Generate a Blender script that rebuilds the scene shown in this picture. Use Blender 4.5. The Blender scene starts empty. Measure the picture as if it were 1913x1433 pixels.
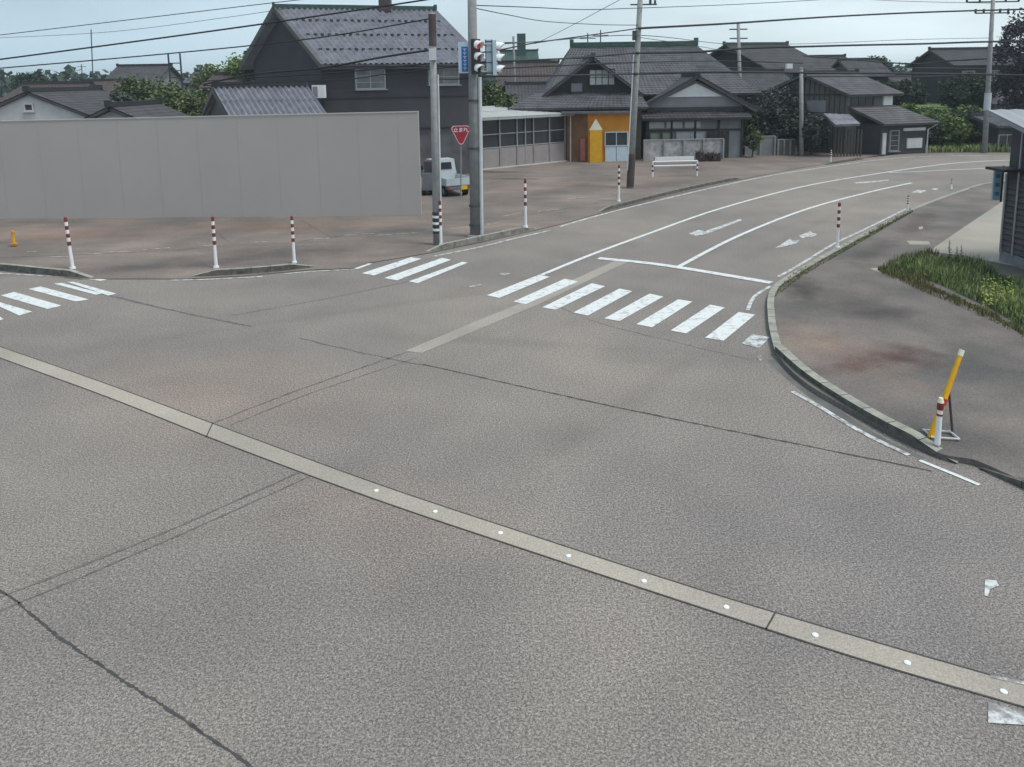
import bpy, math, random
from mathutils import Vector, Matrix
random.seed(7)
C = bpy.context.scene
COL = C.collection
# ------------------------------------------------------------------ camera
FPX, PX0, PY0 = 1450.0, 956.5, 378.0
TILT, ROLL, CH = math.atan(230 / 1450), 0.014, 6.0
Fw = Vector((0, math.cos(TILT), -math.sin(TILT)))
U0 = Vector((0, math.sin(TILT), math.cos(TILT)))
X0 = Vector((1, 0, 0))
Rt = X0 * math.cos(ROLL) - U0 * math.sin(ROLL)
Up = X0 * math.sin(ROLL) + U0 * math.cos(ROLL)
cd = bpy.data.cameras.new('camera'); cam = bpy.data.objects.new('camera', cd); COL.objects.link(cam)
M = Matrix((Rt, Up, -Fw)).transposed().to_4x4(); M.translation = Vector((0, 0, CH)); cam.matrix_world = M
cd.sensor_width = 36; cd.lens = 36 * FPX / 1913; cd.shift_y = -(716.5 - PY0) / 1913
cd.clip_start = 0.1; cd.clip_end = 5000
C.camera = cam
# ------------------------------------------------------------------ world + sun (overcast day)
EL, AZ = math.radians(64), math.radians(115)     # azimuth clockwise from +Y
w = bpy.data.worlds.new("World"); C.world = w; w.use_nodes = True
nt = w.node_tree; N = nt.nodes; L = nt.links; bg = N['Background']
sky = N.new('ShaderNodeTexSky'); sky.sky_type = 'NISHITA'; sky.sun_disc = False
sky.sun_elevation = EL; sky.sun_rotation = AZ; sky.air_density = 1.0; sky.dust_density = 2.0; sky.ozone_density = 2.0
tc = N.new('ShaderNodeTexCoord'); mp = N.new('ShaderNodeMapping'); mp.inputs['Scale'].default_value = (1.2, 1.2, 5.0)
no = N.new('ShaderNodeTexNoise'); no.inputs['Scale'].default_value = 2.2; no.inputs['Detail'].default_value = 6
rp = N.new('ShaderNodeValToRGB'); rp.color_ramp.elements[0].position = 0.3; rp.color_ramp.elements[0].color = (.6, .6, .6, 1)
rp.color_ramp.elements[1].position = 0.62; rp.color_ramp.elements[1].color = (.97, .97, .97, 1)
sx = N.new('ShaderNodeSeparateXYZ'); ma = N.new('ShaderNodeMapRange')
ma.inputs['From Min'].default_value = -.5; ma.inputs['From Max'].default_value = .45
cc = N.new('ShaderNodeMix'); cc.data_type = 'RGBA'
cc.inputs[6].default_value = (5.5, 7.2, 8.4, 1); cc.inputs[7].default_value = (8.6, 10.0, 10.6, 1)
mx = N.new('ShaderNodeMix'); mx.data_type = 'RGBA'
L.new(tc.outputs['Generated'], mp.inputs['Vector']); L.new(mp.outputs[0], no.inputs['Vector'])
L.new(no.outputs[0], rp.inputs[0]); L.new(rp.outputs[0], mx.inputs[0])
L.new(tc.outputs['Generated'], sx.inputs[0]); L.new(sx.outputs[0], ma.inputs['Value']); L.new(ma.outputs[0], cc.inputs[0])
L.new(sky.outputs[0], mx.inputs[6]); L.new(cc.outputs[2], mx.inputs[7]); L.new(mx.outputs[2], bg.inputs[0])
bg.inputs[1].default_value = 0.106
sd = bpy.data.lights.new('sun', 'SUN'); sd.energy = 2.35; sd.angle = math.radians(16); sd.color = (1, .96, .9)
so = bpy.data.objects.new('sun', sd); COL.objects.link(so)
sdir = Vector((math.sin(AZ) * math.cos(EL), math.cos(AZ) * math.cos(EL), math.sin(EL)))
so.rotation_euler = sdir.to_track_quat('Z', 'Y').to_euler(); so.location = (20, -20, 40)
C.view_settings.view_transform = 'Standard'; C.view_settings.look = 'None'
C.view_settings.gamma = 1; C.view_settings.use_curve_mapping = False
C.view_settings.exposure = 0.0
# ------------------------------------------------------------------ pixel <-> world helpers
def ray(px, py):
    return Fw + Rt * ((px - PX0) / FPX) - Up * ((py - PY0) / FPX)
def G(px, py, z=0.0):
    r = ray(px, py); t = (z - CH) / r.z
    return Vector((r.x * t, r.y * t, z))
def P(px, py, Y):
    r = ray(px, py); t = Y / r.y
    return Vector((r.x * t, Y, CH + r.z * t))
def spline(pts, n=8):
    out = []; k = len(pts)
    for i in range(k - 1):
        p0 = pts[max(i - 1, 0)]; p1 = pts[i]; p2 = pts[i + 1]; p3 = pts[min(i + 2, k - 1)]
        for j in range(n):
            t = j / n
            out.append(0.5 * ((2 * p1) + (p2 - p0) * t + (2 * p0 - 5 * p1 + 4 * p2 - p3) * t * t + (3 * p1 - p0 - 3 * p2 + p3) * t ** 3))
    out.append(pts[-1].copy()); return out
# ------------------------------------------------------------------ materials
MT = {}
def mat(name, col, rough=.8, var=.15, scale=3.0, bump=0.0, bscale=40, spec=.3, metal=0, emit=None, col2=None, detail=4, island=0.0, stretch=None):
    if name in MT: return MT[name]
    m = bpy.data.materials.new(name); m.use_nodes = True; MT[name] = m
    t = m.node_tree; n = t.nodes; l = t.links; b = n['Principled BSDF']
    b.inputs['Roughness'].default_value = rough; b.inputs['Specular IOR Level'].default_value = spec
    b.inputs['Metallic'].default_value = metal
    g = n.new('ShaderNodeNewGeometry'); vec = g.outputs['Position']
    if stretch:
        mpn = n.new('ShaderNodeMapping'); mpn.inputs['Scale'].default_value = stretch; l.new(vec, mpn.inputs[0]); vec = mpn.outputs[0]
    nz = n.new('ShaderNodeTexNoise'); nz.inputs['Scale'].default_value = scale; nz.inputs['Detail'].default_value = detail
    l.new(vec, nz.inputs['Vector'])
    r = n.new('ShaderNodeValToRGB'); r.color_ramp.elements[0].position = .3; r.color_ramp.elements[1].position = .7
    c2 = col2 if col2 else [min(1, c * (1 + var)) for c in col]
    c1 = col if col2 else [c * (1 - var) for c in col]
    r.color_ramp.elements[0].color = (*c1[:3], 1); r.color_ramp.elements[1].color = (*c2[:3], 1)
    l.new(nz.outputs[0], r.inputs[0]); out = r.outputs[0]
    if island:
        mr = n.new('ShaderNodeMapRange'); mr.inputs['To Min'].default_value = 1 - island; mr.inputs['To Max'].default_value = 1 + island
        l.new(g.outputs['Random Per Island'], mr.inputs['Value'])
        vm = n.new('ShaderNodeVectorMath'); vm.operation = 'SCALE'; l.new(out, vm.inputs[0]); l.new(mr.outputs[0], vm.inputs['Scale']); out = vm.outputs[0]
    l.new(out, b.inputs['Base Color'])
    if bump:
        nb = n.new('ShaderNodeTexNoise'); nb.inputs['Scale'].default_value = bscale; nb.inputs['Detail'].default_value = 3
        l.new(g.outputs['Position'], nb.inputs['Vector'])
        bp = n.new('ShaderNodeBump'); bp.inputs['Strength'].default_value = bump; bp.inputs['Distance'].default_value = .02
        l.new(nb.outputs[0], bp.inputs['Height']); l.new(bp.outputs[0], b.inputs['Normal'])
    if emit:
        b.inputs['Emission Color'].default_value = (*emit[:3], 1); b.inputs['Emission Strength'].default_value = emit[3]
    return m
def asphalt(name, base, tint_a, tint_b, speck=.5, patch_scale=.16, speck_scale=38, wear=None, stains=()):
    m = bpy.data.materials.new(name); m.use_nodes = True; MT[name] = m
    t = m.node_tree; n = t.nodes; l = t.links; b = n['Principled BSDF']
    b.inputs['Roughness'].default_value = .9; b.inputs['Specular IOR Level'].default_value = .2
    g = n.new('ShaderNodeNewGeometry')
    def noise(s, d=4, off=0, st=None):
        z = n.new('ShaderNodeTexNoise'); z.inputs['Scale'].default_value = s; z.inputs['Detail'].default_value = d
        mpn = n.new('ShaderNodeMapping'); mpn.inputs['Location'].default_value = (off, off * 1.7, 0)
        if st: mpn.inputs['Scale'].default_value = st
        l.new(g.outputs['Position'], mpn.inputs[0]); l.new(mpn.outputs[0], z.inputs['Vector']); return z.outputs[0]
    def ramp(v, a, bb, ca, cb):
        r = n.new('ShaderNodeValToRGB'); r.color_ramp.elements[0].position = a; r.color_ramp.elements[1].position = bb
        r.color_ramp.elements[0].color = (*ca, 1); r.color_ramp.elements[1].color = (*cb, 1); l.new(v, r.inputs[0]); return r.outputs[0]
    def mixc(f, a, bb, mode='MIX'):
        x = n.new('ShaderNodeMix'); x.data_type = 'RGBA'; x.blend_type = mode
        if isinstance(f, float): x.inputs[0].default_value = f
        else: l.new(f, x.inputs[0])
        l.new(a, x.inputs[6]); l.new(bb, x.inputs[7]); return x.outputs[2]
    col = ramp(noise(patch_scale, 5), .38, .66, tint_a, tint_b)
    big = ramp(noise(.55, 6, 31), .3, .72, (.88, .88, .89), (1.09, 1.08, 1.07))
    col = mixc(1.0, col, big, 'MULTIPLY')
    s1 = ramp(noise(speck_scale, 2, 5), .36, .66, (1 - speck,) * 3, (1 + speck,) * 3)
    col = mixc(1.0, col, s1, 'MULTIPLY')
    s1 = ramp(noise(speck_scale * 2.1, 1, 8), .38, .64, (1 - speck * .8,) * 3, (1 + speck * .8,) * 3)
    col = mixc(1.0, col, s1, 'MULTIPLY')
    s2 = ramp(noise(speck_scale * .42, 2, 9), .35, .68, (1 - speck * .3,) * 3, (1 + speck * .3,) * 3)
    col = mixc(1.0, col, s2, 'MULTIPLY')
    if wear:      # darker streaks of traffic film stretched along a direction
        s3 = ramp(noise(1.0, 4, 3, wear), .35, .7, (.91, .91, .92), (1.06, 1.06, 1.05)); col = mixc(1.0, col, s3, 'MULTIPLY')
    for (c0, rx, ry, rot, tint, pw) in stains:       # real discolourations of the surface, each with its own place and outline
        mpn = n.new('ShaderNodeMapping'); mpn.vector_type = 'TEXTURE'; mpn.inputs['Location'].default_value = (c0[0], c0[1], 0); mpn.inputs['Rotation'].default_value = (0, 0, rot); mpn.inputs['Scale'].default_value = (rx, ry, 1000)
        l.new(g.outputs['Position'], mpn.inputs[0]); ln = n.new('ShaderNodeVectorMath'); ln.operation = 'LENGTH'; l.new(mpn.outputs[0], ln.inputs[0])
        ad = n.new('ShaderNodeMath'); ad.operation = 'MULTIPLY_ADD'; l.new(noise(1.3 / min(rx, ry) + .25, 5, 17), ad.inputs[0]); ad.inputs[1].default_value = 1.5; l.new(ln.outputs['Value'], ad.inputs[2])
        fr_ = n.new('ShaderNodeMapRange'); fr_.inputs['From Min'].default_value = 1.0; fr_.inputs['From Max'].default_value = 1.9; fr_.inputs['To Min'].default_value = pw; fr_.inputs['To Max'].default_value = 0
        l.new(ad.outputs[0], fr_.inputs['Value']); x = n.new('ShaderNodeMix'); x.data_type = 'RGBA'; x.blend_type = 'MULTIPLY'; l.new(fr_.outputs[0], x.inputs[0]); l.new(col, x.inputs[6]); x.inputs[7].default_value = (*tint, 1); col = x.outputs[2]
    l.new(col, b.inputs['Base Color'])
    bp = n.new('ShaderNodeBump'); bp.inputs['Strength'].default_value = .4; bp.inputs['Distance'].default_value = .012
    l.new(noise(speck_scale * 1.9, 2, 5), bp.inputs['Height']); l.new(bp.outputs[0], b.inputs['Normal'])
    return m
def paint(name, col, wear=.35, under=(.16, .16, .165), alpha=False):
    m = bpy.data.materials.new(name); m.use_nodes = True; MT[name] = m
    t = m.node_tree; n = t.nodes; l = t.links; b = n['Principled BSDF']; b.inputs['Roughness'].default_value = .75
    g = n.new('ShaderNodeNewGeometry'); z = n.new('ShaderNodeTexNoise'); z.inputs['Scale'].default_value = 5; z.inputs['Detail'].default_value = 8
    z.inputs['Roughness'].default_value = .75
    l.new(g.outputs['Position'], z.inputs['Vector'])
    r = n.new('ShaderNodeValToRGB'); r.color_ramp.elements[0].position = wear; r.color_ramp.elements[1].position = wear + .12
    r.color_ramp.elements[0].color = (*under, 1); r.color_ramp.elements[1].color = (*col, 1)
    l.new(z.outputs[0], r.inputs[0]); l.new(r.outputs[0], b.inputs['Base Color']); return m
def gx(x, y): return G(x, y)[:2]
asphalt('road', .16, (.204, .185, .172), (.272, .239, .210), speck=.38, patch_scale=.09, stains=[
    (gx(1500, 900), 7, 3, .3, (.86, .88, .93), .6), (gx(1750, 1120), 3.5, 3, 0, (.82, .85, .92), .6), (gx(420, 730), 4, 2.2, -.4, (1.12, 1.0, .93), .6), (gx(700, 960), 2.2, 1.2, -.5, (1.10, 1.0, .95), .6),
    (gx(1400, 620), 4, 1.6, .5, (.84, .86, .90), .6), (gx(150, 1230), 1.6, 2.0, .3, (.84, .86, .90), .6), (gx(900, 500), 7, 2.2, .6, (.88, .90, .93), .55), (gx(300, 1010), .25, 3.5, -1.15, (.88, .88, .88), .6), (gx(700, 575), 6, .28, .45, (.86, .86, .86), .6), (gx(950, 640), 5, .3, -.2, (.88, .88, .88), .6),
    (gx(1250, 700), 5, .35, .9, (.88, .88, .88), .6), (gx(1330, 470), .3, 9, -.62, (.88, .88, .88), .6), (gx(1500, 430), .3, 12, -.66, (.87, .87, .87), .6), (gx(560, 1150), 2.5, .8, .2, (.9, .9, .92), .6)])
asphalt('lot', .14, (.165, .142, .128), (.245, .200, .176), speck=.20, patch_scale=.3, wear=(.35, 1.2, 1), stains=[
    (gx(430, 485), 3.2, 1.6, .3, (.72, .73, .75), 1), (gx(300, 500), 3, .5, .1, (.80, .80, .82), 1), (gx(120, 440), 4, 1.5, 0, (1.06, .93, .87), 1), (gx(500, 425), 5, 1.4, 0, (1.12, 1.0, .92), 1), (gx(660, 470), 4, 1.5, .2, (.80, .81, .82), 1),
    (gx(920, 322), 2.5, .5, -.2, (.5, .5, .48), 1), (gx(1080, 345), 7, 3, .2, (1.1, 1.02, .95), .8), (gx(960, 335), 1.6, .5, -.2, (.45, .45, .43), 1), (gx(1270, 345), 5, 1.2, .3, (.82, .82, .82), 1)])
asphalt('walk', .13, (.120, .112, .106), (.200, .172, .156), speck=.20, patch_scale=.45, stains=[
    (gx(1655, 592), 1.0, .45, .2, (.72, .62, .63), .9), (gx(1695, 672), .8, .8, .6, (.66, .54, .55), 1), (gx(1600, 690), 1.3, .4, .4, (.80, .66, .66), 1), (gx(1560, 560), 1.4, 1.6, .5, (.74, .74, .74), .9), (gx(1800, 690), 1.6, .8, -.3, (.82, .83, .84), 1), (gx(1640, 470), 3.5, .5, .9, (.76, .76, .76), 1),
    (gx(1560, 660), 1.0, 2.4, .3, (1.25, 1.08, 1.0), 1), (gx(1500, 545), .5, 1.5, -.4, (.6, .6, .58), 1), (gx(1720, 420), 4, .6, .95, (.72, .70, .70), 1)])
asphalt('strip', .3, (.315, .285, .243), (.385, .345, .295), speck=.12)
asphalt('strip_old', .24, (.30, .272, .24), (.36, .325, .29), speck=.12)
asphalt('concrete_pad', .3, (.30, .28, .245), (.37, .335, .29), speck=.1)
paint('paint', (.62, .635, .63), .36, (.3, .3, .3)); paint('paint_worn', (.56, .57, .57), .43, (.22, .21, .205)); paint('paint_faint', (.40, .385, .37), .42, (.17, .155, .147))
mat('seam', (.062, .06, .06), .9, .3, 8)
mat('seam_soft', (.125, .117, .112), .9, .3, 8)
mat('patch_dark', (.182, .188, .192), .9, .25, 9, .3, 40)
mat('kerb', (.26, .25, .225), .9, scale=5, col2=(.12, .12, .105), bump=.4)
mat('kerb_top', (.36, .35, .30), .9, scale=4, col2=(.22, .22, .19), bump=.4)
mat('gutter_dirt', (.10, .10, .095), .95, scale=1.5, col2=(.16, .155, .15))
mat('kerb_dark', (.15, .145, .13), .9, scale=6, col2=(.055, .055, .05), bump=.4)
mat('concrete', (.27, .27, .27), .85, .14, 4, .2)
mat('concrete_dark', (.21, .212, .215), .85, .14, 4, .2)
mat('pipe_grey', (.5, .52, .54), .5, .08, 4)
mat('steel', (.35, .36, .37), .45, .1, 5, metal=.5)
mat('dark_steel', (.06, .065, .07), .5, .1, 5)
mat('cable', (.02, .022, .025), .6, .1)
mat('cable_far', (.05, .06, .065), .6, .1)
mat('white', (.74, .75, .76), .5, .08, 6)
mat('faded_red', (.30, .10, .09), .8, .15, 4)
mat('red', (.42, .04, .04), .5, .15, 9)
mat('dark_red', (.19, .035, .032), .6, .2, 9)
mat('mask_grey', (.385, .355, .34), .9, .02, .6)  # flat grey of the privacy mask, used on the made-up wall
mat('mask_joint', (.36, .333, .318), .9, .02, .6)
mat('slate_wall', (.064, .061, .070), .8, .1, .9)
mat('board_brown', (.085, .072, .072), .7, .3, 2, stretch=(1, .5, 6))
mat('slate_wall_dark', (.048, .047, .052), .8, .12, .9)
mat('roof_tile', (.205, .205, .235), .35, .22, 2.2, spec=.5, island=0)
mat('roof_dark', (.062, .060, .066), .6, .25, 1.3, spec=.3)
mat('roof_mid', (.092, .090, .100), .55, .3, 1.3, spec=.35)
mat('roof_brown', (.075, .055, .055), .6, .2, 2.0)
mat('ridge_green', (.04, .075, .068), .5, .2, 4)
mat('trim_dark', (.04, .042, .047), .7, .15, 5)
mat('wood_dark', (.06, .055, .052), .8, .25, 3, stretch=(6, 6, .6))
mat('wood_grey', (.125, .118, .112), .85, .25, 3, stretch=(8, 8, .6))
mat('plaster', (.50, .50, .50), .85, .1, 1.5)
mat('plaster_white', (.70, .71, .72), .85, .08, 1.5)
mat('plaster_grey', (.23, .235, .25), .85, .12, 1.5)
mat('block', (.22, .21, .215), .9, scale=3.2, col2=(.46, .44, .45), detail=7)
mat('glass', (.035, .04, .05), .12, .2, .6, spec=.6)
mat('glass_grey', (.14, .15, .16), .2, .3, 1.2, spec=.6)
mat('glass_green', (.26, .29, .22), .2, .3, 1.2, spec=.6)
mat('frame_alu', (.34, .35, .37), .4, .08, 5, metal=.3)
mat('metal_roof', (.27, .28, .30), .5, .1, 1.0)
mat('poly_roof', (.38, .39, .38), .5, .1, 1.0)
mat('panel_pink', (.28, .25, .25), .8, .08, 2)
mat('orange', (.56, .23, .03), .8, .12, 1.5)
mat('orange_brown', (.22, .115, .06), .85, .25, 1.4)
mat('yellow', (.66, .34, .015), .6, .12, 6)
mat('yellow_sign', (.62, .33, .02), .6, .12, 3)
mat('cream', (.70, .66, .50), .7, .1, 3)
mat('pale_blue', (.45, .55, .62), .5, .06, 4)
mat('blue', (.03, .13, .40), .5, .1, 5)
mat('sky_sign', (.30, .42, .50), .5, .1, 5)
mat('truck_white', (.46, .51, .54), .35, .04, 3, spec=.5)
mat('truck_grey', (.16, .18, .20), .5, .1, 3)
mat('tyre', (.02, .02, .02), .8, .1)
mat('plate_yellow', (.62, .45, .03), .5, .05)
mat('mark_teal', (.10, .20, .27), .5, .05)
mat('stop_red', (.38, .03, .05), .45, .08)
mat('lens_red', (.45, .02, .03), .3, .05, emit=(.8, .03, .05, .2))
mat('lens_amber', (.16, .03, .02), .25, .05)
mat('lens_green', (.006, .035, .032), .25, .05)
mat('bark', (.07, .055, .045), .9, .3, 6)
mat('leaf_mid', (.06, .09, .038), .7, scale=.7, col2=(.115, .145, .062), island=.45)
mat('leaf_lush', (.075, .125, .04), .7, scale=.6, col2=(.15, .20, .07), island=.5)
mat('leaf_dark', (.022, .042, .030), .75, scale=.6, col2=(.045, .07, .045), island=.45)
mat('leaf_far', (.035, .06, .052), .8, scale=.05, col2=(.06, .09, .07), island=.35)
mat('leaf_grey', (.045, .055, .05), .75, scale=.6, col2=(.075, .085, .075), island=.45)
mat('leaf_purple', (.035, .03, .045), .75, scale=.6, col2=(.06, .05, .07), island=.4)
mat('leaf_bright', (.09, .14, .035), .7, scale=.8, col2=(.17, .25, .06), island=.4)
mat('grass', (.17, .22, .085), .8, scale=.9, col2=(.29, .32, .14), island=.55)
mat('grass_green', (.08, .13, .045), .8, scale=1.2, col2=(.14, .19, .07), island=.5)
mat('grass_dry', (.16, .13, .06), .8, scale=1.1, col2=(.13, .16, .06), island=.4)
mat('flower', (.45, .50, .10), .7, .2, 3)
mat('earth', (.09, .085, .05), .95, scale=.25, col2=(.06, .085, .035))
mat('soil', (.16, .15, .11), .95, scale=2, col2=(.11, .13, .07))
mat('field', (.09, .13, .05), .95, scale=.5, col2=(.15, .19, .08))
mat('hill', (.028, .055, .045), .95, scale=.05, col2=(.05, .085, .06), detail=8)
# ------------------------------------------------------------------ object helpers
def tag(o, label=None, cat=None, group=None, kind=None):
    if label: o['label'] = label
    if cat: o['category'] = cat
    if group: o['group'] = group
    if kind: o['kind'] = kind
    return o
def thing(name, label, cat, loc=(0, 0, 0), group=None):
    o = bpy.data.objects.new(name, None); COL.objects.link(o); o.location = loc; o.empty_display_size = .2
    return tag(o, label, cat, group)
class MB:
    def __init__(s): s.v = []; s.f = []; s.m = []; s.cm = 0
    def face(s, pts, m=None):
        k = len(s.v); s.v += [tuple(p) for p in pts]; s.f.append(list(range(k, k + len(pts)))); s.m.append(s.cm if m is None else m)
    def box(s, c, sx, sy, sz, ax=(1, 0, 0), ay=(0, 1, 0), az=(0, 0, 1)):
        c = Vector(c); ax = Vector(ax) * sx / 2; ay = Vector(ay) * sy / 2; az = Vector(az) * sz / 2; k = len(s.v)
        for i in (-1, 1):
            for j in (-1, 1):
                for l in (-1, 1): s.v.append(tuple(c + ax * i + ay * j + az * l))
        for q in ((0, 1, 3, 2), (4, 6, 7, 5), (0, 4, 5, 1), (2, 3, 7, 6), (0, 2, 6, 4), (1, 5, 7, 3)):
            s.f.append([k + a for a in q]); s.m.append(s.cm)
        return s
    def hexa(s, p):   # 8 pts: bottom 0-3, top 4-7 same order
        k = len(s.v); s.v += [tuple(q) for q in p]
        for q in ((3, 2, 1, 0), (4, 5, 6, 7), (0, 1, 5, 4), (1, 2, 6, 5), (2, 3, 7, 6), (3, 0, 4, 7)):
            s.f.append([k + a for a in q]); s.m.append(s.cm)
        return s
    def tube(s, pts, rad, n=8, cap=True):
        pts = [Vector(p) for p in pts]
        rad = rad if isinstance(rad, (list, tuple)) else [rad] * len(pts); k = len(s.v)
        for i, p in enumerate(pts):
            d = (pts[min(i + 1, len(pts) - 1)] - pts[max(i - 1, 0)]).normalized()
            a = Vector((0, 0, 1)) if abs(d.z) < .9 else Vector((1, 0, 0)); u = d.cross(a).normalized(); v = d.cross(u)
            for j in range(n):
                t = 2 * math.pi * j / n; s.v.append(tuple(p + (u * math.cos(t) + v * math.sin(t)) * rad[i]))
        for i in range(len(pts) - 1):
            for j in range(n):
                s.f.append([k + i * n + j, k + i * n + (j + 1) % n, k + (i + 1) * n + (j + 1) % n, k + (i + 1) * n + j]); s.m.append(s.cm)
        if cap:
            s.f.append([k + j for j in range(n)][::-1]); s.m.append(s.cm)
            s.f.append([k + (len(pts) - 1) * n + j for j in range(n)]); s.m.append(s.cm)
        return s
    def prism(s, pts, d):     # pts polygon, extrude by vector d
        a = [Vector(p) for p in pts]; b = [p + Vector(d) for p in a]; n = len(a)
        s.face(a[::-1]); s.face(b)
        for i in range(n): s.face([a[i], a[(i + 1) % n], b[(i + 1) % n], b[i]])
        return s
    def build(s, name, mats, parent=None, smooth=False):
        me = bpy.data.meshes.new(name); off = Vector((0, 0, 0))
        if parent is not None:
            off = world_loc(parent)
        me.from_pydata([tuple(Vector(v) - off) for v in s.v], [], s.f); 
        for m in (mats if isinstance(mats, (list, tuple)) else [mats]): me.materials.append(MT[m])
        for p, k in zip(me.polygons, s.m): p.material_index = k; p.use_smooth = smooth
        me.update(); o = bpy.data.objects.new(name, me); COL.objects.link(o)
        if parent is not None: o.parent = parent
        return o
def world_loc(o):
    l = Vector(o.location); p = o.parent
    while p: l += Vector(p.location); p = p.parent
    return l
def struct(name, mb, m):
    return tag(mb.build(name, m), kind='structure')
def copy_tree(o, parent=None):
    c = o.copy(); COL.objects.link(c); c.parent = parent
    for ch in list(o.children): copy_tree(ch, c)
    return c
def sheet(name, pts, z, m, kind='structure'):
    mb = MB(); mb.face([(p[0], p[1], z) for p in pts]); return struct(name, mb, m)
def ribbon(mb, pts, w, z, n=6, wend=None, wob=0):
    if wob:
        if len(pts) == 2: pts = [pts[0].lerp(pts[1], k / 6) for k in range(7)]
        n = 22; rw = random.Random(len(pts) * 7 + int(w * 1000))
    pts = spline(pts, n) if len(pts) > 2 else pts
    if wob:
        a_ = 0
        for q_ in pts: a_ = a_ * .7 + rw.uniform(-wob, wob); q_.x += a_; q_.y += a_ * .6
    A = []
    for i, p in enumerate(pts):
        d = (pts[min(i + 1, len(pts) - 1)] - pts[max(i - 1, 0)]).normalized(); q = Vector((-d.y, d.x, 0))
        ww = w if wend is None else w + (wend - w) * i / (len(pts) - 1)
        if wob: ww *= rw.uniform(.3, 1.25)
        A.append((p + q * ww / 2, p - q * ww / 2))
    for i in range(len(A) - 1):
        a, b = A[i]; c, d = A[i + 1]; mb.face([(b.x, b.y, z), (d.x, d.y, z), (c.x, c.y, z), (a.x, a.y, z)])
def GP(*pp): return [G(x, y) for x, y in pp]
# ------------------------------------------------------------------ ground
mb = MB(); mb.face([(-1500, -60, -.06), (1500, -60, -.06), (1500, 2500, -.06), (-1500, 2500, -.06)])
struct('ground', mb, 'earth')
far_edge = GP((1600, 297), (1690, 287), (1780, 285.5), (1850, 285.5), (1990, 286))
pts = [(-70, -12)] + [(-70, 60)] + [tuple(p[:2]) for p in far_edge] + [(75, -12)]
sheet('road', pts[::-1], 0, 'road')
lotb = GP((-260, 498), (0, 506), (150, 522), (350, 522), (460, 516), (580, 505), (662, 502), (690, 492), (800, 474), (905, 452), (1000, 431), (1050, 419), (1130, 397), (1250, 366), (1379, 337), (1480, 317), (1600, 298), (1640, 291))
sheet('parking_lot', [tuple(p[:2]) for p in lotb] + [(42, 66), (42, 74), (-70, 74), (-70, lotb[0].y)], .02, 'lot')
# right pavement: a raised slab following the kerb
kpath = GP((1990, 948), (1913, 912), (1830, 874), (1797, 866), (1750, 856), (1650, 808), (1560, 758), (1490, 712), (1448, 662), (1436, 605), (1441, 548), (1490, 512), (1570, 466), (1700, 397), (1790, 362), (1850, 345), (1990, 330))
kp = spline(kpath, 5)
mb = MB(); top = [(p.x, p.y, .10) for p in kp] + [(70, kp[-1].y + 4, .10), (70, kp[0].y - 2, .10)]
inner = [(p[0], p[1], .10) for p in top]; mb.face(inner)
for i in range(len(inner) - 1):
    a, b = inner[i], inner[i + 1]; mb.face([(a[0], a[1], -.05), a, b, (b[0], b[1], -.05)][::-1])
struct('pavement', mb, 'walk')
sheet('driveway', [tuple(G(x, y, .1)[:2]) for x, y in ((1735, 470), (1800, 425), (1880, 372), (1990, 345), (1990, 480), (1905, 500), (1800, 478))], .106, 'concrete_pad')
def kerb(name, pp, h, w=.17, m='kerb', ends=(1, 1), z=0, face=None):
    c = spline(GP(*pp), 6); mb = MB(); R = []; n = len(c)
    tot = [0]
    for i in range(1, n): tot.append(tot[-1] + (c[i] - c[i - 1]).length)
    for i, p in enumerate(c):
        d = (c[min(i + 1, n - 1)] - c[max(i - 1, 0)]).normalized(); q = Vector((-d.y, d.x, 0))
        hh = h
        if ends[0]: hh = min(hh, .03 + h * tot[i] / .9)
        if ends[1]: hh = min(hh, .03 + h * (tot[-1] - tot[i]) / .9)
        R.append([p + Vector((0, 0, -.03)), p + q * .02 + Vector((0, 0, hh)), p + q * w + Vector((0, 0, hh)), p + q * w + Vector((0, 0, -.03))])
    for i in range(n - 1):
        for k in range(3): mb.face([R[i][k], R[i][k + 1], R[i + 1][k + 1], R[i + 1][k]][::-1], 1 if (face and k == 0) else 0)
    mb.face(R[0]); mb.face(R[-1][::-1])
    # joints between kerb stones
    jm = [m, face or m, 'seam']; nxt = .6
    for i in range(1, n):
        while nxt < tot[i]:
            f = (nxt - tot[i - 1]) / max(1e-6, tot[i] - tot[i - 1]); A_ = [R[i - 1][k].lerp(R[i][k], f) for k in range(4)]; d = (c[i] - c[i - 1]).normalized() * .009; nrm = Vector((0, 0, .003)); q = Vector((d.y, -d.x, 0)).normalized() * (.003 if w > 0 else -.003)
            mb.face([A_[0] - d + q, A_[1] - d + q, A_[1] + d + q, A_[0] + d + q], 2); mb.face([A_[1] - d + nrm, A_[2] - d + nrm, A_[2] + d + nrm, A_[1] + d + nrm], 2); nxt += .6
    o = struct(name, mb, jm); return o
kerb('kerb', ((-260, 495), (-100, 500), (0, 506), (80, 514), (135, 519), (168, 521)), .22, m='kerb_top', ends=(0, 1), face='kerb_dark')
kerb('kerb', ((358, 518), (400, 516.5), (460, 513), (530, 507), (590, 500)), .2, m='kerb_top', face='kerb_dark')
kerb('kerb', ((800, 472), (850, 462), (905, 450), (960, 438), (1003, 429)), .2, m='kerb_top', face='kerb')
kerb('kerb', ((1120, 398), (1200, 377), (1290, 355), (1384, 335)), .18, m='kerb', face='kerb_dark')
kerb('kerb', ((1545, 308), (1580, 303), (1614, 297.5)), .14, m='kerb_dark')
kerb('kerb', ((1788, 867), (1742, 851), (1660, 812), (1575, 762), (1502, 712), (1448, 663)), .21, w=-.17, m='kerb_top', ends=(1, 0), face='kerb_dark')
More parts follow.
